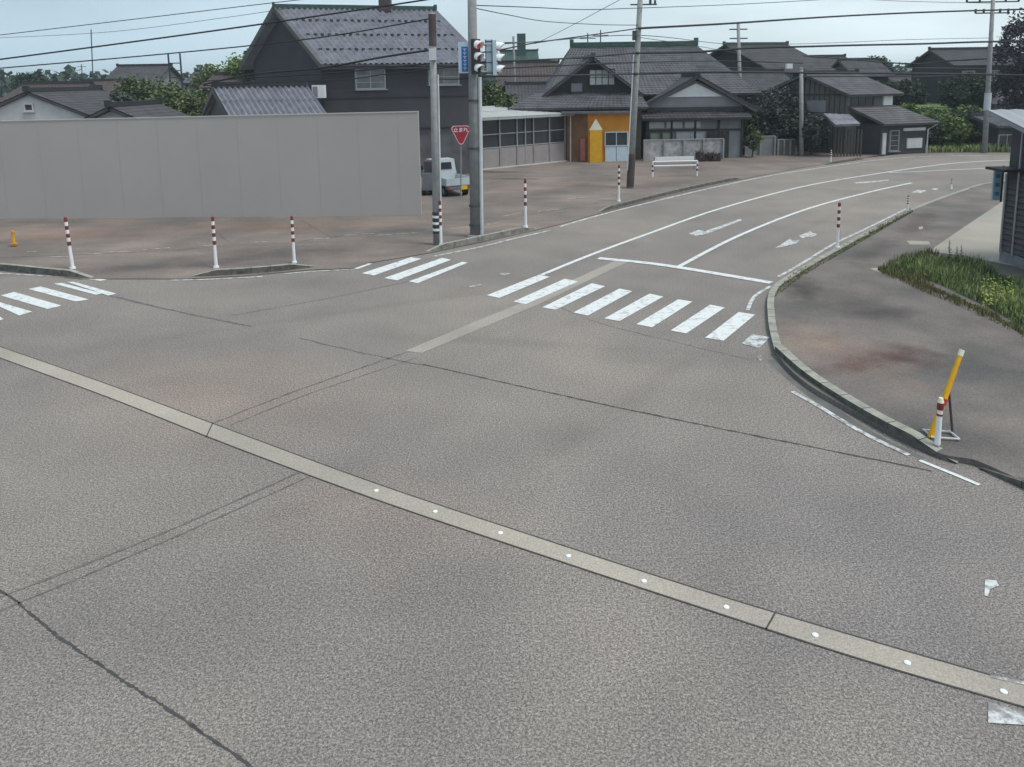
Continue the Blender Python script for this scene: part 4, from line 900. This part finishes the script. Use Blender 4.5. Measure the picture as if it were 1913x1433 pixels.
simple_house('tiled_house', 'lower grey house beneath the large dark house at the right edge', 1858, 1980, 0, 190, 165, 74, 8, 'plaster_grey', 'roof_mid', wins=2)
simple_house('tiled_house', 'grey walled house just behind the near right building under its eave', 1866, 1960, 0, 232, 216, 60, 6, 'slate_wall', 'roof_mid', wins=3)
# --- near right building
c1 = G(1870, 487, .1); fr = Fr((c1.x, c1.y), (1, 0), (0, -1)); 
t = thing('clad_building', 'dark louvre clad building at the right edge with ribbed metal roof', 'building', (c1.x, c1.y, 0))
e = P(1843, 206, c1.y + .25); zc = e.z - .26 * .25 - .13
mb = MB(); mb.hexa([fr(.0, 0, .45), fr(8, 0, .45), fr(8, 9, .45), fr(0, 9, .45), fr(0, 0, zc), fr(8, 0, zc), fr(8, 9, zc - 2.34), fr(0, 9, zc - 2.34)]); mb.build('wall', 'slate_wall', t)
mb = MB(); mb.hexa([fr(-.04, -.04, 0), fr(8, -.04, 0), fr(8, 9, 0), fr(-.04, 9, 0), fr(-.04, -.04, .449), fr(8, -.04, .449), fr(8, 9, .449), fr(-.04, 9, .449)]); mb.build('foundation', 'concrete_dark', t)
mb = MB(); zl_ = zat(1885, 318, c1.y); n = 14
for k in range(n):
    z = .5 + (zl_ - .5) * k / n; mb.hexa([fr(-.10, .02, z), fr(-.001, .02, z), fr(-.001, 8.9, z), fr(-.10, 8.9, z), fr(-.02, .02, z + .2), fr(-.001, .02, z + .2), fr(-.001, 8.9, z + .2), fr(-.02, 8.9, z + .2)])
mb.build('louvre_cladding', 'board_brown', t)
mb = MB(); roof_slope(mb, Vector((e.x, e.y - 9.6, e.z - 2.496)), Vector((28, e.y - 9.6, e.z - 2.496)), Vector((28, e.y, e.z)), Vector((e.x, e.y, e.z)), rib=.45, amp=.03, row=20, th=.1); mb.build('roof', 'metal_roof', t)
mb = MB(); aw = P(1846, 314, c1.y); mb.box(Vector(((aw.x + c1.x) / 2 , c1.y - .35, aw.z)), c1.x - aw.x + .06, .9, .08); mb.build('awning', 'trim_dark', t)
mb = MB(); mb.tube([fr(-.12, .1, .4), fr(-.12, .1, zl_ - .1)], .035, 8); mb.tube([fr(-.10, .65, .4), fr(-.10, .65, zc - .3)], .03, 8); mb.build('downpipe', 'frame_alu', t)
cs = P(1862, 345, c1.y + .25); tt = thing('hanging_sign', 'small upright light blue sign with dark squares under the awning at the right edge', 'sign', (cs.x, cs.y, cs.z - .5))
mb = MB(); mb.box(cs, .24, .07, .98); mb.build('panel', 'sky_sign', tt)
mb = MB()
for k in range(3): mb.box(cs + Vector((0, -.04, .28 - .28 * k)), .13, .012, .12)
mb.build('mark', 'mark_teal', tt); mb = MB(); mb.tube([cs + Vector((.17, 0, -.55)), cs + Vector((.17, 0, .6))], .03, 8); mb.build('pole', 'trim_dark', tt)
# ------------------------------------------------------------------ white pipe barrier
a, b = G(1219, 331, .02), G(1302, 329, .02); t = thing('pipe_barrier', 'low white pipe barrier with striped posts beside the leaning pole', 'barrier', a)
h = zat(1219, 303, a.y)
for p_ in (a, b):
    m = MB(); m.tube([p_, p_ + Vector((0, 0, h))], .055, 10); q_ = m.build('leg', 'white', t)
    m = MB()
    for k in (.35, .65): m.tube([p_ + Vector((0, 0, h * k)), p_ + Vector((0, 0, h * (k + .14)))], .06, 10)
    m.build('band', 'dark_red', q_)
m = MB()
for z in (h, h * .72): m.tube([a + Vector((0, 0, z)), b + Vector((0, 0, z))], .045, 8)
m.build('rail', 'white', t)
a, b = G(1222, 318, .02), G(1297, 316, .02); t = thing('pipe_barrier', 'second pipe barrier just behind the white one, against the block wall', 'barrier', a)
h = zat(1222, 294, a.y)
for p_ in (a, b): m = MB(); m.tube([p_, p_ + Vector((0, 0, h))], .05, 8); m.build('leg', 'plaster_grey', t)
m = MB(); m.box((a + b) / 2 + Vector((0, 0, h - .12)), (b - a).length, .06, .24, (b - a).normalized(), Vector((0, 1, 0))); m.build('rail', 'white', t)
# rail along the lot edge
a, b = G(1130, 300), G(1262, 298); 
# ------------------------------------------------------------------ yellow leaning bar on the right pavement
z1 = .10; a = G(1738, 818, z1); b = P(1797, 655, a.y + .25); c = G(1789, 822, z1)
t = thing('barrier_stand', 'yellow slanted bar on a dark strut, standing on the right pavement by the kerb', 'barrier', a)
m = MB(); m.tube([a, a.lerp(b, .5), b], [.05, .045, .035], 12); bar = m.build('bar', 'yellow', t)
m = MB(); m.tube([a.lerp(b, .94), a.lerp(b, 1.01)], .042, 12); m.build('tip', 'cream', bar)
m = MB(); m.tube([a.lerp(b, .38), a.lerp(b, .45)], .055, 12); m.build('band', 'red', bar)
c2 = c + Vector((.03, .2, 0)); m = MB(); m.tube([a.lerp(b, .58), c2], .02, 8); m.build('strut', 'roof_brown', t)
m = MB()
for dy in (-.05, .22): m.tube([a + Vector((-.02, dy, .04)), c + Vector((0, dy, .04))], .016, 8)
m.tube([c + Vector((0, -.05, .04)), c + Vector((0, .25, .04))], .016, 8); m.tube([a + Vector((0, -.05, .04)), a + Vector((0, .22, .04))], .016, 8); m.build('base_frame', 'pipe_grey', t)
p = G(1751, 830, z1 + .05); tp = P(1758, 743, p.y); t = thing('short_white_post', 'short white post with dark band standing on the kerb against the yellow bar', 'post', p)
m = MB(); m.tube([p, p.lerp(tp, .75)], [.045, .038], 12); m.build('pole', 'white', t)
m = MB(); m.tube([p.lerp(tp, .62), p.lerp(tp, .66)], .046, 12); m.build('band', 'dark_red', t); m = MB(); m.tube([p.lerp(tp, .75), p.lerp(tp, .9)], .05, 12); m.build('band', 'dark_red', t)
m = MB(); m.tube([p.lerp(tp, .9), tp], [.05, .03], 12); m.build('cap', 'cream', t)
# ------------------------------------------------------------------ kei pickup seen from behind
pk = G(858, 368); ang = math.radians(27); ax = Vector((math.cos(ang), math.sin(ang), 0)); ay = Vector((-math.sin(ang), math.cos(ang), 0)); uz = Vector((0, 0, 1))
def K(x, y, z): return pk + ax * x + ay * y + uz * z
t = thing('small_pickup', 'small white pickup with yellow number plate parked tail out behind the poles', 'pickup truck', pk)
def kbox(mb, x0, x1, y0, y1, z0, z1): mb.hexa([K(x0, y0, z0), K(x1, y0, z0), K(x1, y1, z0), K(x0, y1, z0), K(x0, y0, z1), K(x1, y0, z1), K(x1, y1, z1), K(x0, y1, z1)])
m = MB(); kbox(m, -.70, .70, 0, .05, .62, .98); m.build('tailgate', 'truck_white', t)
m = MB(); kbox(m, -.72, -.67, .05, 1.95, .62, .98); kbox(m, .67, .72, .05, 1.95, .62, .98); kbox(m, -.67, .67, .05, 1.95, .58, .64); kbox(m, -.7, .7, 1.95, 2.0, .62, 1.15); m.build('cargo_bed', 'truck_white', t)
m = MB(); m.hexa([K(-.72, 2.05, .4), K(.72, 2.05, .4), K(.72, 3.3, .4), K(-.72, 3.3, .4), K(-.72, 2.05, 1.12), K(.72, 2.05, 1.12), K(.72, 3.3, 1.12), K(-.72, 3.3, 1.12)])
m.hexa([K(-.72, 2.05, 1.12), K(.72, 2.05, 1.12), K(.72, 3.28, 1.12), K(-.72, 3.28, 1.12), K(-.64, 2.1, 1.78), K(.64, 2.1, 1.78), K(.64, 2.95, 1.78), K(-.64, 2.95, 1.78)]); m.build('cab', 'truck_white', t)
m = MB(); m.hexa([K(-.48, 2.03, 1.25), K(.48, 2.03, 1.25), K(.48, 2.08, 1.25), K(-.48, 2.08, 1.25), K(-.44, 2.055, 1.62), K(.44, 2.055, 1.62), K(.44, 2.1, 1.62), K(-.44, 2.1, 1.62)]); m.build('rear_window', 'glass', t)
m = MB(); m.hexa([K(-.728, 2.3, 1.18), K(-.70, 2.3, 1.18), K(-.70, 3.1, 1.18), K(-.728, 3.1, 1.18), K(-.675, 2.3, 1.62), K(-.65, 2.3, 1.62), K(-.65, 2.9, 1.62), K(-.675, 2.9, 1.62)]); m.build('side_window', 'glass', t)
m = MB(); kbox(m, -.6, .6, .1, 3.1, .38, .56); kbox(m, -.62, .62, .02, .1, .42, .56); m.build('chassis', 'truck_grey', t)
for x in (-.66, .5):
    for y in (.55, 2.7):
        m = MB(); m.tube([K(x, y, .27), K(x + .16, y, .27)], .27, 18); wl = m.build('wheel', 'tyre', t)
        m = MB(); m.tube([K(x - .01, y, .27), K(x + .02, y, .27)], .16, 14); m.build('rim', 'steel', wl)
m = MB(); kbox(m, .13, .46, -.03, .0, .38, .58); m.build('number_plate', 'plate_yellow', t)
for x in (-.62, .5): m = MB(); kbox(m, x, x + .12, -.02, .03, .46, .58); m.build('tail_lamp', 'red', t)
for s in (-1, 1): m = MB(); kbox(m, s * .86 - .06, s * .86 + .06, 3.05, 3.1, 1.15, 1.4); kbox(m, min(s * .7, s * .82), max(s * .7, s * .82), 3.05, 3.08, 1.25, 1.28); m.build('mirror', 'trim_dark', t)
p = P(806, 300, 41); t = thing('blue_machine', 'blue and grey small machine parked left of the pickup, half behind the grey wall', 'machine', (p.x, p.y, 0))
m = MB(); m.box((p.x, p.y, .75), .9, 1.4, .9); m.build('body', 'truck_grey', t)
m = MB(); m.box((p.x - .0, p.y, 1.5), .7, .9, .6); m.build('cover', 'blue' if 0 else 'slate_wall', t); m = MB(); m.tube([(p.x + .28, p.y - .6, .8), (p.x + .18, p.y - .6, 2.0)], .05, 8); m.build('pipe', 'white', t)
for x in (-.4, .4): m = MB(); m.tube([(p.x + x - .08, p.y - .4, .3), (p.x + x + .08, p.y - .4, .3)], .3, 16); m.build('wheel', 'tyre', t)
# ------------------------------------------------------------------ vegetation
def tree(name, label, px, ytop, Y, r, m='leaf_mid', crown=.75, n=2600, leaf=.3, cat='tree', group='trees between the houses', ybase=None, conical=False, asp=1.0):
    T = P(px, ytop, Y); H = T.z; x, y = T.x, Y; rnd = random.Random(int(px * 31 + ytop * 7 + Y)); t = thing(name, label, cat, (x, y, 0), group)
    if crown < .97 or True:
        mb = MB(); top = Vector((x + rnd.uniform(-.2, .2), y, H * .8)); base = Vector((x, y, 0)); tr = max(.06, H * .022)
        mb.tube([base, base.lerp(top, .5) + Vector((rnd.uniform(-.2, .2), 0, 0)), top], [tr, tr * .7, tr * .2], 8)
        for k in range(6):
            s = base.lerp(top, rnd.uniform(.3, .75)); a = rnd.uniform(0, 6.28); mb.tube([s, s + Vector((math.cos(a) * r * .6, math.sin(a) * r * .6, H * .15))], [tr * .4, tr * .1], 6)
        mb.build('trunk', 'bark', t)
    zc0 = H * (1 - crown); mb = MB(); nc = max(12, int(n / 110)); cl = []
    for k in range(nc):
        while True:
            a = Vector((rnd.uniform(-1, 1), rnd.uniform(-1, 1), rnd.uniform(-1, 1)))
            if a.length < 1 and a.length > .25: break
        if conical:
            f = (a.z + 1) / 2; rr_ = r * (1.05 - f); c = Vector((x + a.x * rr_, y + a.y * rr_, zc0 + f * (H - zc0)))
        else: c = Vector((x + a.x * r * .9, y + a.y * r * .9, zc0 + (a.z * .9 + 1) / 2 * (H - zc0)))
        cl.append((c, rnd.uniform(.2, .42) * min(r, (H - zc0) / 2) * (0.7 if conical else 1)))
    for c, cr in cl:
        for k in range(n // nc):
            d = Vector((rnd.gauss(0, 1), rnd.gauss(0, 1), rnd.gauss(0, 1))).normalized() * cr * rnd.uniform(.4, 1.15); q = c + d
            if q.z > H + .15 or q.z < .05: continue
            u = Vector((rnd.uniform(-1, 1), rnd.uniform(-1, 1), rnd.uniform(-.6, .6))).normalized(); v = u.cross(Vector((rnd.uniform(-1, 1), rnd.uniform(-1, 1), rnd.uniform(-1, 1)))).normalized(); s = leaf * rnd.uniform(.5, 1.2)
            mb.face([q - u * s * .5, q + v * s * .3, q + u * s * .5, q - v * s * .3])
    mb.build('crown', m, t); return t
TL = [('broadleaf_tree', 'rounded green tree above the grey wall left of the annex roof', 266, 142, 58, 2.6, 'leaf_mid'),
      ('broadleaf_tree', 'dark green bushy tree right beside the annex gable', 345, 148, 56, 2.3, 'leaf_mid'),
      ('broadleaf_tree', 'small yellowish green tree low over the grey wall in the left tree group', 305, 162, 52, 2.2, 'leaf_mid'),
      ('broadleaf_tree', 'low dark shrub like tree nearest the grey wall, left tree group', 232, 172, 50, 1.5, 'leaf_grey'),
      ('broadleaf_tree', 'far bright green tree just left of the big slate house', 448, 100, 75, 2.4, 'leaf_bright'),
      ('broadleaf_tree', 'far tree between the steel ladder frame and the big slate house', 398, 122, 85, 2.6, 'leaf_mid'),
      ('pine_tree', 'dark flat topped pine at the left eave of the big slate house', 470, 82, 72, 1.3, 'leaf_dark'),
      ('broadleaf_tree', 'far dark treetop on the left horizon above the brown roof', 57, 135, 110, 2.6, 'leaf_dark'),
      ('broadleaf_tree', 'green tree seen between the thick pole and the dark low roof', 924, 150, 60, 1.6, 'leaf_mid'),
      ('broadleaf_tree', 'small shrub tree behind the glazed shed roof', 945, 168, 58, 1.1, 'leaf_mid'),
      ('garden_pine', 'dark garden pine in the yard left of the straight pole', 1428, 178, 61, 2.0, 'leaf_grey'),
      ('garden_pine', 'dense dark garden tree directly left of the straight pole', 1468, 160, 62, 1.9, 'leaf_grey'),
      ('garden_pine', 'dark garden shrub between the straight pole and the wooden house', 1520, 212, 58.5, 1.3, 'leaf_grey'),
      ('garden_pine', 'small clipped garden tree above the farmhouse entrance wall', 1400, 205, 59.5, 1.0, 'leaf_dark'),
      ('broadleaf_tree', 'leafy green tree right of the dark wooden house', 1706, 196, 66, 2.6, 'leaf_lush'),
      ('broadleaf_tree', 'broad bright green bush filling the road bend below the bright field', 1752, 200, 65, 3.4, 'leaf_lush'),
      ('broadleaf_tree', 'tall bush just left of the right utility pole', 1812, 196, 65, 2.8, 'leaf_mid'),
      ('broadleaf_tree', 'dark tree behind the wooden house beneath the far barn', 1690, 150, 85, 2.6, 'leaf_dark'),
      ('broadleaf_tree', 'dark tree in front of the large dark house at the right', 1812, 138, 76, 2.6, 'leaf_dark'),
      ('broadleaf_tree', 'tall purplish dark tree at the top right corner', 1912, 18, 70, 2.2, 'leaf_purple'),
      ('broadleaf_tree', 'far tree on the horizon left of the lone cypress', 1640, 106, 120, 2.5, 'leaf_dark'),
      ('broadleaf_tree', 'far treetop behind the low wing roof of the farmhouse', 1515, 110, 110, 3, 'leaf_dark'),
      ('broadleaf_tree', 'low dark shrub at the road bend in front of the broad bush', 1722, 238, 63, 1.6, 'leaf_dark'),
      ('broadleaf_tree', 'low green shrub at the road bend beside the right utility pole', 1785, 232, 63, 2.2, 'leaf_lush'),
      ('broadleaf_tree', 'small yellow green shrub at the farmhouse entrance', 1407, 232, 57.6, .7, 'leaf_mid')]
for nme, lab, px, yt, Y, r, m in TL:
    tree(nme, lab, px, yt, Y, r, m, n=8000 if r > 1.2 else 2600, leaf=.15 + Y * .0022, crown=.85 if Y < 75 else .6)
for px, yt, Y, lab in ((1715, 104, 105, 'lone dark cypress on the horizon right of the wooden house'), (1783, 102, 92, 'dark cypress left of the large dark house on the right'), (1800, 108, 90, 'second dark cypress touching the large dark house')):
    tree('cypress', lab, px, yt, Y, 1.3, 'leaf_dark', n=1600, leaf=.35, conical=True, crown=.85)
# grass and weeds
def inpoly(x, y, pl):
    c = False; j = len(pl) - 1
    for i in range(len(pl)):
        if (pl[i][1] > y) != (pl[j][1] > y) and x < (pl[j][0] - pl[i][0]) * (y - pl[i][1]) / (pl[j][1] - pl[i][1]) + pl[i][0]: c = not c
        j = i
    return c
def weeds(name, label, pl, n, h, z, m='grass', wd=.02, seed=1, flowers=0):
    rnd = random.Random(seed); mb = MB(); xs = [p[0] for p in pl]; ys = [p[1] for p in pl]; k = 0; cs = [(rnd.uniform(min(xs), max(xs)), rnd.uniform(min(ys), max(ys)), rnd.uniform(.5, 1.5)) for _ in range(40)]
    while k < n:
        x, y = rnd.uniform(min(xs), max(xs)), rnd.uniform(min(ys), max(ys))
        if not inpoly(x, y, pl): continue
        f = min(cs, key=lambda c: (c[0] - x) ** 2 + (c[1] - y) ** 2)[2]; k += 1
        a = rnd.uniform(0, 6.28); hh = h * f * rnd.uniform(.4, 1.2); l = rnd.uniform(0, .5) * hh; b = rnd.uniform(0, 6.28); w_ = wd * rnd.uniform(.6, 1.6); u = Vector((math.cos(a), math.sin(a), 0)) * w_; p = Vector((x, y, z)); lv = Vector((math.cos(b) * l, math.sin(b) * l, 0))
        mid = p + lv * .35 + Vector((0, 0, hh * .6)); mb.face([p - u, p + u, mid + u * .8, mid - u * .8]); mb.face([mid - u * .8, mid + u * .8, p + lv + Vector((0, 0, hh))])
    o = mb.build(name, m); tag(o, label, 'weeds', kind='stuff')
    return o
wp = [tuple(G(x, y, .1)[:2]) for x, y in ((1672, 500), (1705, 485), (1760, 484), (1830, 500), (1913, 540), (1990, 580), (1990, 640), (1913, 612), (1850, 576), (1760, 534))]
sheet('soil_bed', wp, .109, 'soil')
weeds('weeds', 'overgrown green weeds between the right pavement and the clad building', wp, 6500, .27, .1, 'grass', .012, 3)
weeds('weeds', 'darker green low leaves among the overgrown weeds by the clad building', wp, 3800, .18, .1, 'grass_green', .022, 13)
wq = [tuple(G(x, y, .1)[:2]) for x, y in ((1640, 508), (1672, 486), (1740, 470), (1760, 486), (1700, 505), (1760, 548), (1860, 600), (1913, 632), (1850, 598), (1750, 556))]
weeds('weeds', 'sparse dry weeds spilling over the edge of the weed bed', wq, 1800, .22, .1, 'grass_dry', .010, 23)
sh = MB(); rnd = random.Random(5)
for k in range(140):
    x, y = rnd.uniform(1835, 1895), rnd.uniform(515, 560); p = G(x, y, .42)
    sh.box(p + Vector((0, 0, rnd.uniform(-.18, .02))), .035, .035, .02)
tag(sh.build('yellow_blossom', 'flower'), 'scattered yellow green blossoms on the weeds near the clad building', 'blossom', kind='stuff')
for i, (px, py, top) in enumerate(((1774, 500, 448), (1788, 500, 460), (1796, 502, 458))):
    p = G(px, py, .1); t_ = P(px, top, p.y); t = thing('tall_weed', ['tallest upright weed stalk rising from the weed bed', 'middle upright weed stalk just right of the tallest', 'rightmost of the three upright weed stalks'][i], 'weed', p, 'upright weed stalks')
    m = MB(); m.tube([p, t_], [.015, .006], 6); m.build('stem', 'grass', t); m = MB(); r_ = random.Random(i)
    for k in range(70):
        f = r_.uniform(.25, 1); c = p.lerp(t_, f); a = r_.uniform(0, 6.28); u = Vector((math.cos(a), math.sin(a), .4)) * .13 * (1.2 - f); s = Vector((-u.y, u.x, 0)) * .25; m.face([c, c + u * .5 + s, c + u, c + u * .5 - s])
    m.build('leaves', 'leaf_dark' if i == 0 else 'leaf_mid', t)
kg = [tuple(G(x, y, .1)[:2]) for x, y in ((1436, 560), (1446, 540), (1492, 507), (1572, 461), (1700, 392), (1706, 396), (1578, 470), (1500, 516), (1452, 552))]
weeds('verge_grass', 'thin dry grass growing along the right kerb', kg, 2600, .06, .1, 'grass_dry', .012, 4)
kg = [tuple(G(x, y, .1)[:2]) for x, y in ((1640, 500), (1760, 545), (1850, 585), (1913, 618), (1913, 628), (1850, 592), (1760, 551), (1640, 506))]
weeds('verge_grass', 'dry grass fringe along the lower edge of the weed bed', kg, 1500, .1, .1, 'grass_dry', .012, 6)
vg = [tuple(G(x, y)[:2]) for x, y in ((1640, 283), (1700, 283.5), (1850, 282.5), (1990, 283), (1990, 268), (1700, 270), (1640, 274))]
weeds('verge_grass', 'green grass verge beyond the far bend of the road', vg, 9000, .45, -.05, 'grass', .06, 8)
sheet('field', [tuple(P(x, 200, Y)[:2]) for x, Y in ((1640, 80), (1990, 80), (1990, 97), (1640, 97))], 0.0, 'field')
fb = [P(1685, 204, 74), P(1800, 204, 74), P(1810, 190, 92), P(1685, 188, 92)]
mb = MB(); mb.face(fb); mb.face([Vector((p.x, p.y, -.05)) for p in (fb[0], fb[1])] + [fb[1], fb[0]]); struct('terrace_field', mb, 'field')
hg = [tuple(G(x, y)[:2]) for x, y in ((-160, 424), (12, 432), (26, 420), (20, 412), (-160, 408))]
# small white flowers / reddish plants along the farmhouse wall
rg = [tuple(G(x, y)[:2]) for x, y in ((1300, 303), (1345, 302), (1345, 298), (1300, 299))]
weeds('flower_bed', 'low reddish plants at the foot of the mottled block wall', rg, 900, .5, .02, 'roof_brown', .05, 12)
# ------------------------------------------------------------------ distant wooded hills
def ridge(name, Y, h, seed, x0, x1, m='hill', amp=.3):
    rnd = random.Random(seed); mb = MB(); n = 240; prof = []
    ph = [rnd.uniform(0, 6.28) for _ in range(6)]
    for i in range(n + 1):
        u = i / n; prof.append(h * (1 + amp * (math.sin(u * 9 + ph[0]) * .5 + math.sin(u * 23 + ph[1]) * .3 + math.sin(u * 61 + ph[2]) * .2) + rnd.uniform(-.1, .1) * amp * 2))
    rows = 6
    V = [[Vector((x0 + (x1 - x0) * i / n, Y + j * h * 1.1, prof[i] * math.sin(math.pi / 2 * j / (rows - 1)) + rnd.uniform(-.04, .04) * h * (j > 0))) for i in range(n + 1)] for j in range(rows)]
    for j in range(rows - 1):
        for i in range(n): mb.face([V[j][i], V[j][i + 1], V[j + 1][i + 1], V[j + 1][i]])
    struct(name, mb, m)
ridge('hills', 280, 3.6, 2, -400, 400, amp=.3); ridge('hills', 900, 13, 9, -1000, 1000, amp=.35)
mb = MB(); rnd = random.Random(77)
for k in range(420):
    x = rnd.uniform(-230, 230); Y = rnd.uniform(180, 250); hh = rnd.uniform(4.5, 9.8) * (1 if x < -60 else .95); rr_ = rnd.uniform(2.5, 5)
    for q in range(60):
        d = Vector((rnd.gauss(0, 1), rnd.gauss(0, 1), rnd.gauss(0, 1))).normalized(); c = Vector((x, Y, hh * .55)) + Vector((d.x * rr_, d.y * rr_, d.z * hh * .5))
        u = Vector((rnd.uniform(-1, 1), rnd.uniform(-1, 1), rnd.uniform(-.7, .7))).normalized(); v = u.cross(Vector((rnd.uniform(-1, 1), rnd.uniform(-1, 1), rnd.uniform(-1, 1)))).normalized(); sz = rnd.uniform(.8, 1.6)
        mb.face([c - u * sz, c + v * sz * .7, c + u * sz, c - v * sz * .7])
tag(mb.build('far_woods', 'leaf_far'), 'far dark green line of trees along the whole horizon', 'woods', kind='stuff')
for o in bpy.data.objects:
    if o.type == 'MESH' and o.name.startswith(('pole', 'conduit', 'bar')): pass

# ------------------------------------------------------------------ light haze
hm = bpy.data.materials.new('haze'); hm.use_nodes = True; tn = hm.node_tree; tn.nodes.clear()
oo = tn.nodes.new('ShaderNodeOutputMaterial'); pv = tn.nodes.new('ShaderNodeVolumePrincipled'); pv.inputs['Color'].default_value = (.80, .90, .93, 1)
pv.inputs['Density'].default_value = .0005; pv.inputs['Anisotropy'].default_value = .2; tn.links.new(pv.outputs[0], oo.inputs['Volume']); MT['haze'] = hm
mb = MB(); mb.box((0, 1220, 14), 3100, 2620, 32); o = mb.build('haze', 'haze'); tag(o, kind='stuff', label='thin pale daytime haze over the far houses and hills')
